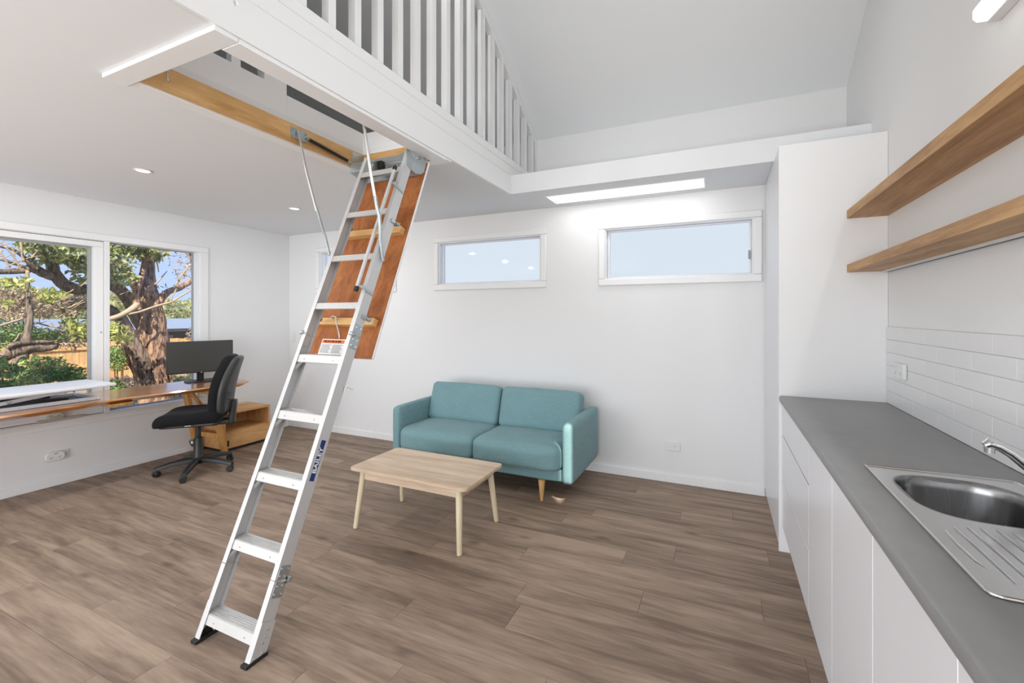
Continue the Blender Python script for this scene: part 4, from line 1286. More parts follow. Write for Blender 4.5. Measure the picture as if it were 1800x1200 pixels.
# sit-stand riser
ris = thing('desk_riser', 'white sit-stand desk riser folded low on the timber desk', 'desk riser', (-4.55, 1.35, DZT))
MB().ring_frame('Z', DZT + 0.0005, DZT + 0.028, (-4.80, -4.405, 0.90, 1.832), (-4.772, -4.427, 0.93, 1.804)).build('base_tray', M['white_metal'], ris, bevel=0.004)
MB().box(-4.772, -4.427, 0.93, 1.804, DZT + 0.001, DZT + 0.005).build('tray_floor', M['black_plastic'], ris)
MB().box(-4.70, -4.245, 0.86, 1.862, 0.845, 0.866).build('top_board', M['white_metal'], ris, bevel=0.004)
MB().box(-4.66, -4.330, 0.90, 1.74, 0.826, 0.8445).build('underframe', M['white_metal'], ris, bevel=0.003)
for xx in (-4.745, -4.452):
    bar('scissor_arm', M['white_metal'], ris, (xx, 1.02, DZT + 0.022), (xx, 1.66, 0.823), 0.026, 0.012, (1, 0, 0))
    bar('scissor_arm', M['black_plastic'], ris, (xx - 0.016, 1.66, DZT + 0.022), (xx - 0.016, 1.02, 0.823), 0.026, 0.010, (1, 0, 0))
    MB().lathe([(0.001, 0), (0.011, 0), (0.010, 0.006), (0.001, 0.007)], 14, Matrix.Translation((xx + 0.006, 1.34, DZT + 0.058)) @ Matrix.Rotation(R(90), 4, 'Y')).build('pivot', M['steel'], ris)
MB().box(-4.70, -4.47, 1.30, 1.46, 0.796, 0.825).build('gas_spring_box', M['black_plastic'], ris, bevel=0.006)

# monitor
MA = math.atan2(-0.287, 0.958)
mon = thing('monitor', 'black flat monitor with a dark blank screen at the end of the desk', 'monitor', (-4.705, 2.755, DZT), MA)
MM = local(mon)
MB().prism([(0.10 * math.copysign(abs(math.cos(a)) ** 0.6, math.cos(a)), 0.135 * math.copysign(abs(math.sin(a)) ** 0.6, math.sin(a))) for a in [2 * math.pi * k / 32 for k in range(32)]], 'Z', 0.0005, 0.010, MM).build('base', M['black_plastic'], mon, bevel=0.002)
MB().box(-0.040, -0.022, -0.030, 0.030, 0.010, 0.24, MM).build('stand', M['black_plastic'], mon, bevel=0.003)
MB().box(-0.022, 0.010, -0.280, 0.280, 0.088, 0.402, MM).build('housing', M['black_plastic'], mon, bevel=0.005)
MB().box(0.0102, 0.0112, -0.274, 0.274, 0.099, 0.397, MM).build('screen', M['screen'], mon)
MB().box(0.0112, 0.0116, -0.006, 0.006, 0.088, 0.095, MM).build('badge', M['white_plastic'], mon)

# ================================================================== SIDE CABINET
cab = thing('side_cabinet', 'low honey pine cabinet with an open shelf over one drawer in the corner', 'cabinet', (-4.73, 3.12, 0))
cx0, cx1, cy0, cy1, cz0, cz1 = -4.905, -4.535, 2.872, 3.385, 0.030, 0.400
th = 0.020
MB().box(cx0, cx1, cy0, cy1, cz1 - 0.022, cz1).build('top', M['cabinet_wood'], cab, bevel=0.002)
MB().box(cx0, cx1, cy0, cy0 + th, cz0, cz1 - 0.0225).build('side', M['cabinet_wood'], cab, bevel=0.001)
MB().box(cx0, cx1, cy1 - th, cy1, cz0, cz1 - 0.0225).build('side', M['cabinet_wood'], cab, bevel=0.001)
MB().box(cx0, cx0 + 0.008, cy0 + th, cy1 - th, cz0, cz1 - 0.0225).build('back', M['cabinet_wood'], cab)
MB().box(cx0 + 0.009, cx1 - 0.020, cy0 + th, cy1 - th, 0.185, 0.200).build('shelf', M['cabinet_wood'], cab)
MB().box(cx0 + 0.009, cx1 - 0.020, cy0 + th, cy1 - th, cz0, cz0 + 0.015).build('bottom', M['cabinet_wood'], cab)
MB().box(cx1 - 0.018, cx1 - 0.001, cy0 + th + 0.001, cy1 - th - 0.001, cz0 + 0.002, 0.196).build('drawer', M['cabinet_wood'], cab, bevel=0.0015)
MB().box(cx0 + 0.03, cx1 - 0.03, cy0 + 0.03, cy1 - 0.03, 0.0, cz0 - 0.0005).build('plinth', M['black_plastic'], cab)
MB().box(cx1 - 0.0012, cx1 + 0.001, cy0 + 0.035, cy0 + 0.055, 0.055, 0.115).build('finger_slot', M['black_plastic'], cab)

# ================================================================== OFFICE CHAIR (local +x = the way it faces)
ch = thing('office_chair', 'black office chair with a high cloth backrest beside the timber desk', 'chair', (-4.235, 2.455, 0), R(226))
CM = local(ch)
ang0 = R(23) - R(226)
for k in range(5):
    a = ang0 + R(72 * k)
    d = Vector((math.cos(a), math.sin(a), 0))
    leg = MB()
    prof = [(0.03, 0.100, 0.032, 0.036), (0.10, 0.104, 0.030, 0.036), (0.20, 0.092, 0.026, 0.032), (0.27, 0.076, 0.023, 0.028), (0.312, 0.066, 0.021, 0.026)]
    side = Vector((-d.y, d.x, 0))
    vv, ff = [], []
    for rr_, zz, hw, hh in prof:
        for p, q in ((-1, -0.7), (1, -0.7), (1, 0.3), (0.5, 0.8), (-0.5, 0.8), (-1, 0.3)):
            vv.append(d * rr_ + side * hw * p + Vector((0, 0, zz + hh * q * 0.8)))
    for i in range(len(prof) - 1):
        for j in range(6):
            j2 = (j + 1) % 6
            ff.append((i * 6 + j, i * 6 + j2, (i + 1) * 6 + j2, (i + 1) * 6 + j))
    ff.append(tuple(range(6))[::-1]); ff.append(tuple(range(len(prof) * 6 - 6, len(prof) * 6)))
    leg.add(vv, ff, CM)
    leg.build('base_leg', M['black_plastic'], ch, smooth=True, angle=50)
    cs = thing_c = None
    cp = d * 0.300
    wa = a + R([20, 70, -30, 40, 110][k])
    ca = MB()
    ca.lathe([(0.001, 0.052), (0.014, 0.052), (0.016, 0.046), (0.016, 0.036), (0.001, 0.036)], 12, CM @ Matrix.Translation(cp))
    ca.add(*rounded_box(0.040, 0.014, 0.030, 0.006, 3), CM @ Matrix.Translation(cp + Vector((0, 0, 0.034))) @ Matrix.Rotation(wa, 4, 'Z'))
    co = ca.build('caster', M['black_plastic'], ch, smooth=True, angle=60)
    for s in (-1, 1):
        MB().lathe([(0.001, -0.008), (0.022, -0.008), (0.026, -0.004), (0.026, 0.004), (0.022, 0.008), (0.001, 0.008)], 18, CM @ Matrix.Translation(cp + Vector((0, 0, 0.026))) @ Matrix.Rotation(wa, 4, 'Z') @ Matrix.Translation((-0.008, s * 0.0165, 0)) @ Matrix.Rotation(R(90), 4, 'X')).build('wheel', M['black_plastic'], co, smooth=True, angle=40)
MB().lathe([(0.001, 0.070), (0.042, 0.070), (0.045, 0.085), (0.042, 0.122), (0.036, 0.130), (0.031, 0.300), (0.022, 0.304), (0.022, 0.430), (0.001, 0.430)], 24, CM).build('gas_column', M['black_plastic'], ch, smooth=True, angle=40)
MB().box(-0.10, 0.09, -0.075, 0.075, 0.418, 0.445, CM).build('mechanism', M['black_plastic'], ch, bevel=0.008)
MB().tube([CM @ Vector(p) for p in ((-0.03, 0.06, 0.432), (-0.05, 0.16, 0.415), (-0.045, 0.20, 0.36), (-0.02, 0.215, 0.325))], [0.005] * 4, 8).build('height_lever', M['black_plastic'], ch, smooth=True)
MB().add(*rounded_box(0.036, 0.012, 0.060, 0.010, 5), CM @ Matrix.Translation((-0.012, 0.218, 0.305)) @ Matrix.Rotation(R(20), 4, 'Y')).build('lever_paddle', M['black_plastic'], ch, smooth=True, angle=180)
MB().add(*rounded_box(0.014, 0.006, 0.020, 0.003, 3), CM @ Matrix.Translation((-0.012, 0.226, 0.308))).build('paddle_mark', M['zinc'], ch, smooth=True, angle=180)
def seatf(p):
    q = p.copy()
    u, v = q.x / 0.245, q.y / 0.245
    # waterfall front, dished middle, round plan
    q.z += -0.030 * max(0, u - 0.35) ** 2 / 0.42 + 0.018 * max(0, -u - 0.2) + 0.010 * v * v
    q.y *= 1.0 - 0.16 * max(0, -u) - 0.06 * max(0, u) ** 3
    q.z = max(q.z, -0.050) if u > 0 else q.z
    return q
seat = MB().add(*rounded_box(0.50, 0.50, 0.112, 0.055, 14, (0, 0, -0.002), 0, 0, seatf), CM @ Matrix.Translation((0.03, 0, 0.494))).build('seat', M['black_fabric'], ch, smooth=True, angle=180)
MB().add(*rounded_box(0.42, 0.42, 0.030, 0.012, 8), CM @ Matrix.Translation((0.02, 0, 0.446))).build('seat_pan', M['black_plastic'], ch, smooth=True, angle=180)
MB().box(0.0, 0.045, 0.2135, 0.2155, 0.447, 0.459, CM).build('care_tag', M['white_print'], ch)
# backrest: cloth cushion and plastic shell, leaning back
BT = CM @ Matrix.Translation((-0.238, 0, 0.775)) @ Matrix.Rotation(R(-7), 4, 'Y')
def backf(p):
    q = p.copy()
    w = q.z / 0.25
    q.y *= 1.0 - 0.38 * max(0, w + 0.15) ** 1.6 - 0.12 * max(0, -w - 0.3) ** 2
    q.x += 0.045 * (1 - (w + 0.35) ** 2) * 0.6 - 0.020 * (q.y / 0.21) ** 2 * -1.0
    return q
MB().add(*rounded_box(0.088, 0.44, 0.515, 0.042, 14, (0.006, 0, 0), 0, 0, backf), BT @ Matrix.Translation((0.022, 0, 0))).build('backrest', M['black_fabric'], ch, smooth=True, angle=180)
shell = MB().add(*rounded_box(0.070, 0.430, 0.505, 0.034, 14, (0.012, 0, 0), 0, 0, backf), BT @ Matrix.Translation((-0.030, 0, -0.004))).build('back_shell', M['shell'], ch, smooth=True, angle=180)
for k in range(3):
    MB().tube([BT @ Vector((-0.052, 0.115, -0.075 - 0.026 * k)), BT @ Vector((-0.046, 0.150, -0.066 - 0.026 * k)), BT @ Vector((-0.034, 0.182, -0.057 - 0.026 * k))], [0.003, 0.0065, 0.003], 8).build('shell_rib', M['shell'], shell, smooth=True)
bb = MB()
bb.add(*rounded_box(0.050, 0.085, 0.22, 0.012, 5), CM @ Matrix.Translation((-0.268, 0, 0.510)) @ Matrix.Rotation(R(-6), 4, 'Y'))
bb.add(*rounded_box(0.21, 0.075, 0.050, 0.014, 5), CM @ Matrix.Translation((-0.185, 0, 0.428)))
bb.build('back_bracket', M['shell'], ch, smooth=True, angle=180)
MB().lathe([(0.001, 0), (0.016, 0), (0.014, 0.012), (0.001, 0.014)], 12, CM @ Matrix.Translation((-0.15, 0.038, 0.428)) @ Matrix.Rotation(R(-90), 4, 'X')).build('tilt_knob', M['black_plastic'], ch, smooth=True)
#%%GARDEN

# ================================================================== GARDEN OUTSIDE THE WINDOW
M['soil'] = plain('leaf litter soil', (0.30, 0.22, 0.15), 0.95, var=0.45, vscale=3.0, bump=0.4, bscale=30)
M['paving'] = plain('pale concrete', (0.52, 0.50, 0.47), 0.9, var=0.06, vscale=2)
M['bark'] = bark_mat('stringy bark', (0.050, 0.034, 0.026), (0.34, 0.235, 0.165), 1.3)
M['bark_red'] = bark_mat('reddish bark', (0.095, 0.045, 0.027), (0.52, 0.32, 0.21), 1.3)
M['bark_grey'] = bark_mat('grey limb bark', (0.050, 0.040, 0.033), (0.33, 0.25, 0.19), 1.8)
M['twig'] = plain('pale twig', (0.42, 0.31, 0.21), 0.85, var=0.25, vscale=12)
M['leaf'] = leaf_mat('gum leaves', (0.10, 0.15, 0.045), (0.66, 0.68, 0.32))
M['leaf_lime'] = leaf_mat('lime leaves', (0.22, 0.27, 0.06), (0.70, 0.70, 0.24))
M['leaf_dark'] = leaf_mat('dark shrub leaves', (0.060, 0.120, 0.035), (0.27, 0.42, 0.12))
M['leaf_dry'] = leaf_mat('dry leaves', (0.24, 0.16, 0.10), (0.70, 0.57, 0.44))
M['leaf_olive'] = leaf_mat('hillside scrub', (0.17, 0.19, 0.075), (0.52, 0.50, 0.24), 0.35)
M['paling'] = wood('fence paling', (0.46, 0.26, 0.10), (0.72, 0.47, 0.22), 'Z', 1.0, 0.8, 10, rand=0.14, bump=0.1)
M['roof_metal'] = plain('blue grey roof', (0.24, 0.28, 0.36), 0.45, var=0.06, vscale=0.8)
M['dark_wall'] = plain('charcoal cladding', (0.040, 0.040, 0.042), 0.7)
M['grey_panel'] = plain('grey panel', (0.22, 0.21, 0.20), 0.7)

GX0 = XL - 0.121
def zg(x): return -0.12 - 0.035 * max(0, -x - 6.0)
nx, ny = 40, 40
xs = np.linspace(GX0, -75, nx) ; xs = GX0 + (-75 - GX0) * (np.linspace(0, 1, nx) ** 2)
ysg = np.linspace(-30, 75, ny)
v, f = [], []
for i, x in enumerate(xs):
    for j, y in enumerate(ysg):
        z = zg(x) + (0.03 * math.sin(x * 1.7 + y) if x < -6 else 0)
        v.append((x, y, z))
for i in range(nx - 1):
    for j in range(ny - 1):
        f.append((i * ny + j, i * ny + j + 1, (i + 1) * ny + j + 1, (i + 1) * ny + j))
gm = MB().add(v, f).build('ground', M['soil'], smooth=True, angle=180)
struct(gm, 'leaf littered soil sloping away below the window')
struct(MB().box(XL - 1.55, GX0 - 0.001, -3.0, 6.0, -0.30, -0.085).build('path', M['paving']), 'pale paved strip along the house wall below the window')
struct(MB().box(XL - 0.12, 12, -14, YF - 0.121, -0.30, -0.15).build('ground_bounce', M['paving']), 'unseen pale paving added outside the rear doors to bounce sun inside')  # added out of view to bounce sunlight up onto the ceiling

def curve_pts(ctrl, n=6):
    """catmull-rom through control (Vector, radius)"""
    out = []
    P = [ctrl[0]] + list(ctrl) + [ctrl[-1]]
    for i in range(1, len(P) - 2):
        for k in range(n):
            t = k / n
            def cr(a, b, c, d):
                return 0.5 * ((2 * b) + (c - a) * t + (2 * a - 5 * b + 4 * c - d) * t * t + (3 * b - a - 3 * c + d) * t ** 3)
            p = Vector([cr(P[i - 1][0][j], P[i][0][j], P[i + 1][0][j], P[i + 2][0][j]) for j in range(3)])
            out.append((p, cr(P[i - 1][1], P[i][1], P[i + 1][1], P[i + 2][1])))
    out.append(ctrl[-1])
    return out

def limb(mb, path, x, n=12, lump=0.10, sub=6):
    """path of (px, py, width px [, x offset]) -> lumpy tapered tube at distance x"""
    ctrl = []
    for q in path:
        xx = x + (q[3] if len(q) > 3 else 0)
        ctrl.append((at(q[0], q[1], xx), max(0.003, q[2] * abs(px_m(q[0], xx)) / 2)))
    pts = curve_pts(ctrl, sub)
    base = len(mb.v)
    mb.tube([p for p, r in pts], [max(0.003, r) for p, r in pts], n)
    # bark lumps
    for i in range(base, len(mb.v) - 0):
        k = (i - base) // n
        if k >= len(pts): break
        p, r = pts[k]
        d = Vector(mb.v[i]) - p
        a = (i - base) % n
        g = 1 + lump * (math.sin(a * 2.4 + k * 0.35) + 0.6 * math.sin(a * 4.1 - k * 0.8))
        mb.v[i] = tuple(p + d * g)
    return pts

def foliage(name, mat, parent, blobs, leaf, seed=1, curl=0.25, aspect=0.42, droop=0.4):
    """many single leaves in ellipsoid clumps: blobs of (centre, (rx,ry,rz), count)"""
    rs = np.random.default_rng(seed)
    V, F = [], []
    for c, rad, cnt in blobs:
        d = rs.normal(size=(cnt, 3)); d /= np.linalg.norm(d, axis=1)[:, None]
        rr = rs.uniform(0.15, 1.0, cnt) ** 0.5
        P = np.array(c) + d * rr[:, None] * np.array(rad)
        ax = rs.normal(size=(cnt, 3)); ax[:, 2] -= droop; ax /= np.linalg.norm(ax, axis=1)[:, None]
        s = np.cross(ax, rs.normal(size=(cnt, 3))); s /= np.linalg.norm(s, axis=1)[:, None]
        nn = np.cross(ax, s)
        L = leaf * rs.uniform(0.6, 1.35, cnt)[:, None]
        W = L * aspect
        A = P - ax * L / 2; B = P + s * W / 2 + nn * L * curl * 0.3; D = P - s * W / 2 + nn * L * curl * 0.3; E_ = P + ax * L / 2
        k0 = len(V)
        V += np.stack([A, B, E_, D], 1).reshape(-1, 3).tolist()
        F += [(k0 + 4 * i, k0 + 4 * i + 1, k0 + 4 * i + 2, k0 + 4 * i + 3) for i in range(cnt)]
    me = bpy.data.meshes.new(name); me.from_pydata(V, [], F); me.materials.append(mat)
    o = link(name, me, parent)
    o['kind'] = 'stuff'
    return o

def blob(px, py, x, rx, rz, cnt, depth=None):
    k = abs(px_m(px, x))
    return (at(px, py, x), (depth if depth else (rx + rz) * k / 2, rx * k, rz * k), cnt)

# --- the big tree outside the fixed pane
TXD = -8.6
tree = thing('gum_tree', 'big reddish-barked tree with spreading limbs right outside the window', 'tree', at(276, 800, TXD))
mb = MB()
limb(mb, [(276, 760, 56), (275, 715, 52), (274, 680, 47), (272, 645, 46), (271, 610, 43), (269, 580, 40), (265, 550, 37), (262, 525, 30), (261, 500, 23), (261, 475, 18), (263, 450, 14), (266, 420, 10), (270, 380, 6)], TXD, 20, 0.07)
mb.build('trunk', M['bark_red'], tree, smooth=True, angle=180)
mb = MB(); limb(mb, [(268, 690, 34), (255, 655, 34), (240, 622, 30), (226, 592, 25), (212, 565, 21), (192, 545, 18, -0.2), (164, 536, 18, -0.4), (135, 533, 16, -0.6), (105, 527, 12, -0.8), (70, 518, 6, -1.0), (40, 500, 3, -1.2)], TXD + 0.05, 14, 0.09)
mb.build('limb', M['bark'], tree, smooth=True, angle=180)
mb = MB(); limb(mb, [(256, 575, 26), (243, 555, 24), (230, 533, 21), (214, 512, 19), (196, 502, 18), (164, 507, 18), (140, 508, 18), (122, 505, 19), (107, 495, 19), (96, 480, 18), (91, 462, 16), (89, 445, 13), (88, 425, 9), (85, 400, 6)], TXD - 0.1, 14, 0.08)
mb.build('limb', M['bark'], tree, smooth=True, angle=180)  # darker bark than the trunk's, so the limb's shade is in the colour
mb = MB()
limb(mb, [(97, 487, 15), (82, 482, 15), (68, 476, 15), (55, 471, 14), (38, 475, 12), (20, 477, 10), (0, 477, 9), (-25, 474, 7)], TXD - 0.05, 12, 0.08)
mb.build('limb', M['bark_grey'], tree, smooth=True, angle=180)
mb = MB()
limb(mb, [(66, 473, 9), (54, 464, 9), (46, 455, 7), (34, 446, 6), (20, 437, 5), (4, 434, 4), (-15, 428, 3)], TXD + 0.05, 8, 0.05)
limb(mb, [(46, 470, 6), (34, 466, 5), (18, 461, 5), (4, 457, 4), (-12, 455, 3)], TXD + 0.1, 8, 0.05)
mb.build('limb', M['bark_grey'], tree, smooth=True, angle=180)
mb = MB(); limb(mb, [(262, 545, 20), (273, 537, 16), (284, 523, 13), (297, 512, 11), (312, 507, 10), (326, 500, 9), (340, 492, 8), (355, 485, 7), (380, 474, 5)], TXD + 0.1, 10, 0.08)
mb.build('limb', M['bark_red'], tree, smooth=True, angle=180)
mb = MB(); limb(mb, [(243, 545, 12), (238, 525, 11), (242, 505, 10), (248, 488, 9), (252, 470, 8), (254, 452, 6), (254, 430, 4)], TXD + 0.35, 10, 0.06)
limb(mb, [(240, 520, 8), (236, 506, 9), (228, 492, 9), (217, 478, 8), (206, 466, 7), (198, 455, 6), (190, 444, 4)], TXD + 0.30, 10, 0.06)
limb(mb, [(246, 500, 12), (236, 490, 11), (226, 478, 10), (216, 465, 9), (208, 452, 7)], TXD + 0.05, 10, 0.06)
mb.build('limb', M['bark_red'], tree, smooth=True, angle=180)
mb = MB(); limb(mb, [(242, 533, 9), (236, 540, 10), (226, 546, 9), (212, 554, 8), (198, 559, 8), (184, 562, 7)], TXD + 0.8, 10, 0.05)
mb.build('limb', M['twig'], tree, smooth=True, angle=180)
tw = MB()
for path in ([(226, 552, 4), (245, 548, 4), (265, 541, 4), (285, 535, 4), (300, 531, 3.5), (315, 522, 3), (332, 512, 2.5), (346, 500, 2)],
             [(300, 531, 3), (302, 522, 2.5), (308, 512, 2), (315, 494, 2), (320, 485, 1.5)], [(306, 505, 3), (314, 492, 2.5), (322, 480, 2), (330, 470, 1.5)],
             [(272, 500, 3), (280, 492, 2.5), (287, 484, 2), (294, 476, 1.2)], [(272, 456, 2), (276, 462, 2), (279, 478, 1.5)], [(273, 457, 2.5), (283, 448, 2), (292, 440, 1.5)], [(274, 455, 2), (288, 450, 1.5), (300, 440, 1)],
             [(326, 505, 2), (336, 508, 1.5), (348, 508, 1)], [(210, 518, 1.2), (225, 512, 1.2), (240, 507, 1)], [(180, 470, 1.6), (232, 462, 1.6), (248, 466, 1.4)],
             [(0, 572, 4), (20, 566, 4), (38, 560, 4), (46, 551, 4), (62, 546, 3.5), (80, 537, 3), (100, 540, 3), (118, 541, 3), (135, 534, 2), (146, 527, 1.5)],
             [(44, 562, 4), (50, 552, 3), (56, 545, 2)], [(62, 566, 3), (82, 572, 3), (100, 575, 2.5), (125, 578, 2)], [(88, 566, 2), (100, 578, 2), (112, 590, 1.6)],
             [(8, 432, 3), (22, 448, 3), (32, 465, 3), (40, 478, 2)], [(36, 412, 3), (38, 440, 4), (42, 460, 4)], [(0, 440, 2.5), (8, 455, 3), (18, 470, 3)], [(55, 454, 2), (62, 445, 2), (72, 436, 1.5)], [(10, 470, 2), (30, 460, 2), (55, 452, 1.5), (82, 448, 1)],
             [(5, 455, 1.5), (25, 445, 1.5), (45, 438, 1)], [(24, 600, 2), (30, 594, 2), (35, 586, 2), (48, 591, 1.5)], [(50, 530, 6), (49, 500, 6), (48, 475, 5)]):
    limb(tw, path, TXD + 0.45, 6, 0.0, 4)
tw.build('twigs', M['twig'], tree, smooth=True, angle=180)['kind'] = 'stuff'
B = []
for (px, py, rx, rz, n) in ((215, 432, 26, 20, 330), (248, 436, 24, 18, 340), (262, 448, 14, 12, 130), (205, 462, 14, 22, 170), (212, 490, 14, 14, 90), (200, 480, 10, 16, 90),
                            (75, 432, 24, 14, 200), (100, 440, 28, 20, 320), (135, 445, 30, 22, 420), (160, 452, 22, 28, 320), (150, 480, 16, 18, 130), (55, 432, 12, 8, 50), (84, 452, 12, 12, 90), (60, 424, 20, 8, 80), (150, 425, 30, 10, 200), (230, 415, 40, 12, 250)):
    B.append(blob(px, py, TXD + 0.3, rx, rz, n, 0.5))
foliage('foliage', M['leaf'], tree, [(c, r_, int(n * 0.72)) for c, r_, n in B], 0.118, 3)
B = [blob(px, py, TXD + 0.5, rx, rz, n, 0.35) for (px, py, rx, rz, n) in ((88, 520, 14, 13, 110), (10, 498, 14, 10, 60), (30, 495, 14, 9, 60), (10, 532, 8, 6, 24), (130, 572, 16, 14, 150), (142, 585, 16, 16, 130), (206, 585, 13, 14, 120), (215, 596, 10, 8, 60), (198, 570, 8, 10, 50), (48, 512, 8, 8, 30))]
foliage('foliage', M['leaf_lime'], tree, [(c, r_, int(n * 0.6)) for c, r_, n in B], 0.10, 4)
B = [blob(px, py, TXD - 0.3, rx, rz, n, 0.5) for (px, py, rx, rz, n) in ((20, 515, 30, 16, 260), (60, 525, 30, 16, 240), (30, 540, 36, 14, 260), (110, 535, 40, 12, 200), (150, 525, 18, 16, 170), (90, 550, 40, 10, 170), (15, 555, 20, 10, 110), (150, 590, 20, 14, 130), (115, 602, 20, 14, 140), (330, 470, 18, 16, 70), (338, 486, 12, 10, 50), (320, 448, 22, 14, 22), (285, 505, 10, 10, 16))]
foliage('foliage', M['leaf_dry'], tree, B, 0.07, 5)
# dry twigs through the crown
rt = random.Random(5)
dry = MB()
for k in range(64):
    x0, y0 = (rt.uniform(-5, 165), rt.uniform(500, 580)) if k < 40 else (rt.uniform(-5, 70), rt.uniform(412, 475)) if k < 54 else (rt.uniform(275, 348), rt.uniform(440, 500))
    a = rt.uniform(0, 6.28); pth = []
    for q in range(5):
        pth.append((x0, y0, 1.9 - 0.32 * q)); a += rt.uniform(-0.5, 0.5)
        x0 += 8 * math.cos(a); y0 += 6 * math.sin(a)
    limb(dry, pth, TXD + rt.uniform(-0.5, 0.6), 5, 0.0, 2)
dry.build('dry_twigs', M['twig'], tree, smooth=True, angle=180)['kind'] = 'stuff'
# peeling bark strips at the trunk foot
ps = MB()
for k in range(26):
    px0 = 272 + random.uniform(-6, 24); py0 = 640 + random.uniform(-10, 20)
    limb(ps, [(px0, py0, 2.2), (px0 + random.uniform(2, 10), py0 + 14, 2.6), (px0 + random.uniform(4, 16), py0 + random.uniform(26, 40), 1.6)], TXD + 0.26, 5, 0.2, 3)
ps.build('bark_strips', M['bark_red'], tree, smooth=True, angle=180)['kind'] = 'stuff'

# --- leaning trunk at the right edge of the pane
t2 = thing('leaning_tree', 'dark leaning trunk crossing the top right corner of the window pane', 'tree', at(400, 800, -9.8))
mb = MB(); limb(mb, [(405, 800, 26), (392, 700, 22), (376, 580, 19), (358, 500, 17), (344, 458, 14), (334, 430, 12), (322, 395, 9)], -9.8, 12, 0.1)
mb.build('trunk', M['bark'], t2, smooth=True, angle=180)
foliage('foliage', M['leaf_dry'], t2, [blob(338, 590, -9.3, 8, 18, 60, 0.2), blob(330, 462, -9.6, 20, 16, 60, 0.3)], 0.07, 8)

# --- old trunk and fallen limb low on the left
t3 = thing('old_shrub_tree', 'old twisted shrub trunk with a thick horizontal limb behind the riser', 'tree', at(45, 800, -8.0))
mb = MB(); limb(mb, [(34, 760, 26), (34, 700, 24), (34, 650, 22), (40, 615, 16), (47, 592, 12), (51, 570, 11), (52, 545, 10), (50, 520, 7), (48, 490, 5)], -8.0, 12, 0.1)
mb.build('trunk', M['bark_grey'], t3, smooth=True, angle=180)
mb = MB(); limb(mb, [(-20, 645, 10), (0, 632, 15), (20, 620, 18), (40, 614, 18), (60, 611, 17), (80, 610, 16), (95, 607, 12), (102, 603, 6)], -7.8, 14, 0.14)
limb(mb, [(12, 612, 6), (24, 605, 8), (45, 602, 7), (70, 601, 6), (95, 600, 4), (104, 596, 2)], -7.75, 8, 0.06)
mb.build('limb', M['bark'], t3, smooth=True, angle=180)
B = [blob(px, py, -8.6, rx, rz, n, 0.5) for (px, py, rx, rz, n) in ((10, 580, 22, 18, 420), (75, 590, 24, 14, 380), (5, 605, 14, 14, 160), (35, 575, 14, 10, 120))]
foliage('foliage', M['leaf_dark'], t3, B, 0.055, 11)

def shrub(label, mat, blobs, x, leaf, seed, px, name='shrub', tips=None):
    s = thing(name, label, 'shrub', at(px, 0, x)[:2] and (at(px, 600, x).x, at(px, 600, x).y, zg(x)))
    B = [blob(a, b_, x, c, d, n, dd) for (a, b_, c, d, n, dd) in blobs]
    foliage('foliage', mat, s, B, leaf, seed, droop=-0.2)
    if tips:
        foliage('young_tips', M['leaf_lime'], s, [blob(a, b_, x + 0.15, c, d, n, dd) for (a, b_, c, d, n, dd) in tips], leaf, seed + 50, droop=-0.2)
    st = MB()
    for (a, b_, c, d, n, dd) in blobs:
        p = at(a, b_, x)
        st.tube([(p.x, p.y + 0.03, zg(x)), (p.x, p.y, (p.z + zg(x)) / 2), tuple(p)], [0.018, 0.013, 0.006], 6)
    st.build('stems', M['bark_grey'], s)['kind'] = 'stuff'
    return s
shrub('bright green clumping shrub just outside above the white riser', M['leaf_dark'], [(55, 665, 22, 14, 700, 0.4), (85, 655, 26, 16, 800, 0.4), (115, 655, 22, 16, 620, 0.4), (75, 635, 26, 10, 380, 0.4), (130, 668, 14, 12, 300, 0.4)], -7.4, 0.045, 21, 75, tips=[(60, 640, 16, 8, 110, 0.3), (54, 668, 13, 10, 190, 0.3), (95, 646, 16, 6, 80, 0.3)])
shrub('dark leafy shrub in the lower left corner of the window', M['leaf_dark'], [(5, 650, 16, 14, 420, 0.3), (10, 680, 14, 12, 380, 0.3), (-15, 640, 16, 20, 300, 0.3)], -6.85, 0.05, 23, 8)
shrub('round mid green shrub against the fence between mullion and trunk', M['leaf_dark'], [(206, 622, 15, 16, 620, 0.5), (202, 640, 12, 12, 320, 0.5), (190, 630, 14, 18, 300, 0.5)], -10.5, 0.055, 24, 205)
shrub('low dark plant at the foot of the mullion', M['leaf_dark'], [(200, 678, 12, 12, 260, 0.3), (190, 690, 14, 10, 200, 0.3)], -8.4, 0.05, 25, 200)
shrub('low green groundcover showing beneath the monitor', M['leaf'], [(315, 668, 16, 8, 320, 0.4), (335, 672, 16, 8, 320, 0.4), (350, 660, 12, 14, 240, 0.4), (302, 672, 10, 7, 160, 0.4)], -9.4, 0.055, 26, 325, tips=[(345, 668, 14, 7, 140, 0.4), (300, 660, 6, 8, 60, 0.3)])
# leaf litter mound
lt = foliage('leaf_litter', M['leaf_dry'], None, [blob(232, 672, -10.6, 34, 10, 900, 1.2), (( -9.2, 4.4, zg(-9.2) + 0.02), (1.6, 2.2, 0.06), 1500), ((-10.8, 3.0, zg(-10.8) + 0.02), (1.8, 2.4, 0.06), 1200)], 0.07, 31)
tag(lt, 'dry fallen leaves heaped on the soil in front of the fence', 'leaf litter')

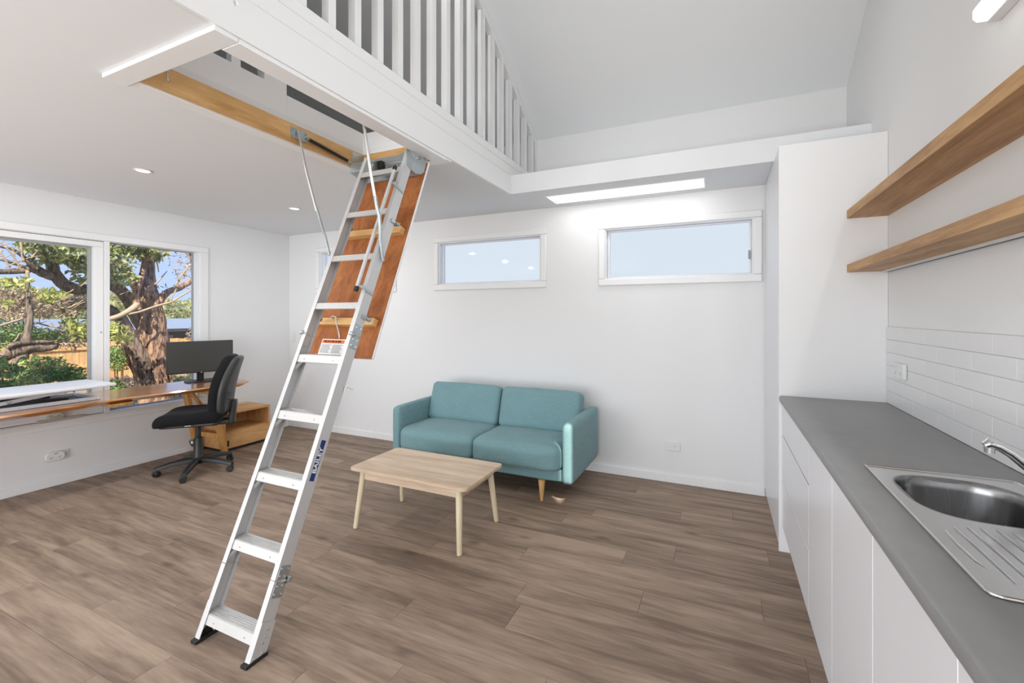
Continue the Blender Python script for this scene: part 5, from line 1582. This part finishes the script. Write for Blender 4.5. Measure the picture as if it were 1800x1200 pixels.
# --- paling fence
FXD = -15.5
fen = thing('paling_fence', 'orange timber paling fence with rails and posts behind the trees', 'fence', (FXD, 8.0, zg(FXD)))
ya, yb = -10.0, at(420, 600, FXD).y + 3
zt_, zb_ = 0.66, zg(FXD) - 0.1
me = None
y = ya
pal = MB().box(-0.009, 0.009, -0.066, 0.066, zb_, zt_)
po = pal.build('paling', M['paling'], fen); po.location.y = y; po.location.x = FXD
po.matrix_parent_inverse = ROOTM[fen.name].inverted()
k = 1
while y < yb:
    y += 0.136
    c = po.copy(); C.objects.link(c); c.parent = fen; c.matrix_parent_inverse = ROOTM[fen.name].inverted()
    c.location = (FXD - 0.004 * (k % 2), y, 0.012 * math.sin(k * 2.3)); k += 1
for zr in (0.50, 0.02):
    MB().box(FXD + 0.012, FXD + 0.05, ya, yb, zr - 0.035, zr + 0.035).build('rail', M['paling'], fen)
yp = ya + 0.6
while yp < yb:
    MB().box(FXD + 0.012, FXD + 0.10, yp - 0.05, yp + 0.05, zb_, zt_ - 0.05).build('post', M['paling'], fen)
    yp += 1.8

# --- neighbouring house
HXD = -21.0
hs = thing('neighbour_house', 'low charcoal neighbouring house with a blue-grey metal roof beyond the fence', 'house', (HXD - 2, 12, zg(HXD)))
y0, y1 = at(10, 570, HXD).y, at(520, 570, HXD).y
ze = CAM_H - (578 - HORIZON) * abs(px_m(300, HXD))
MB().box(HXD - 5, HXD, y0, y1, zg(HXD) - 0.5, ze - 0.02).build('wall', M['dark_wall'], hs)
rf = MB()
zr2 = ze + 0.38
rf.prism([(ze, HXD + 0.45), (ze + 0.03, HXD + 0.45), (zr2 + 0.03, HXD - 5), (zr2, HXD - 5)], 'Y', y0 - 0.4, y1)
roof = rf.build('roof', M['roof_metal'], hs)
MB().box(HXD + 0.40, HXD + 0.50, y0 - 0.4, y1, ze - 0.10, ze + 0.02).build('gutter', M['dark_wall'], hs)
yw0, yw1 = at(288, 595, HXD + 0.02).y, at(304, 595, HXD + 0.02).y
wz = CAM_H - (589 - HORIZON) * abs(px_m(296, HXD))
MB().box(HXD + 0.005, HXD + 0.03, yw0, yw1, wz - 1.2, wz).build('window', M['grey_panel'], hs)
for k in range(10):
    yy_ = y0 + 1.2 + k * 2.3
    MB().box(HXD + 0.002, HXD + 0.02, yy_, yy_ + 0.06, zg(HXD), ze - 0.1).build('cover_strip', M['black_plastic'], hs)

# --- scrubby hill far away
hx0, hx1 = -48, -90
v, f = [], []
nu, nv = 26, 170
ya, yb = -55.0, at(520, 540, -60).y + 10
for i in range(nu):
    x = hx0 + (hx1 - hx0) * i / (nu - 1)
    for j in range(nv):
        y = ya + (yb - ya) * j / (nv - 1)
        u = i / (nu - 1)
        top = 3.6 + 0.8 * math.sin(y * 0.12) + 0.4 * math.sin(y * 0.41 + 1)
        z = -2.2 + (top + 2.2) * math.sin(min(1, u * 1.6) * math.pi / 2) + 0.35 * math.sin(x * 1.3 + 2 * math.sin(y * 0.9)) + 0.3 * math.sin(y * 1.7 + x)
        v.append((x, y, z))
for i in range(nu - 1):
    for j in range(nv - 1):
        f.append((i * nv + j, i * nv + j + 1, (i + 1) * nv + j + 1, (i + 1) * nv + j))
hill = MB().add(v, f).build('hill', M['leaf_olive'], smooth=True, angle=180)
struct(hill, 'far hillside covered with olive scrub')
hb = []
for k in range(330):
    y = random.uniform(ya, yb); u = random.uniform(0.05, 0.75)
    x = hx0 + (hx1 - hx0) * u
    top = 3.6 + 0.8 * math.sin(y * 0.12) + 0.4 * math.sin(y * 0.41 + 1)
    z = -2.2 + (top + 2.2) * math.sin(min(1, u * 1.6) * math.pi / 2)
    hb.append(((x, y, z + 0.4), (1.6, 1.8, 0.9), 130))
sc = foliage('hill_scrub', M['leaf_olive'], None, hb, 0.42, 41, aspect=0.7)
tag(sc, 'dense scrub and treetops covering the far hillside', 'scrub')
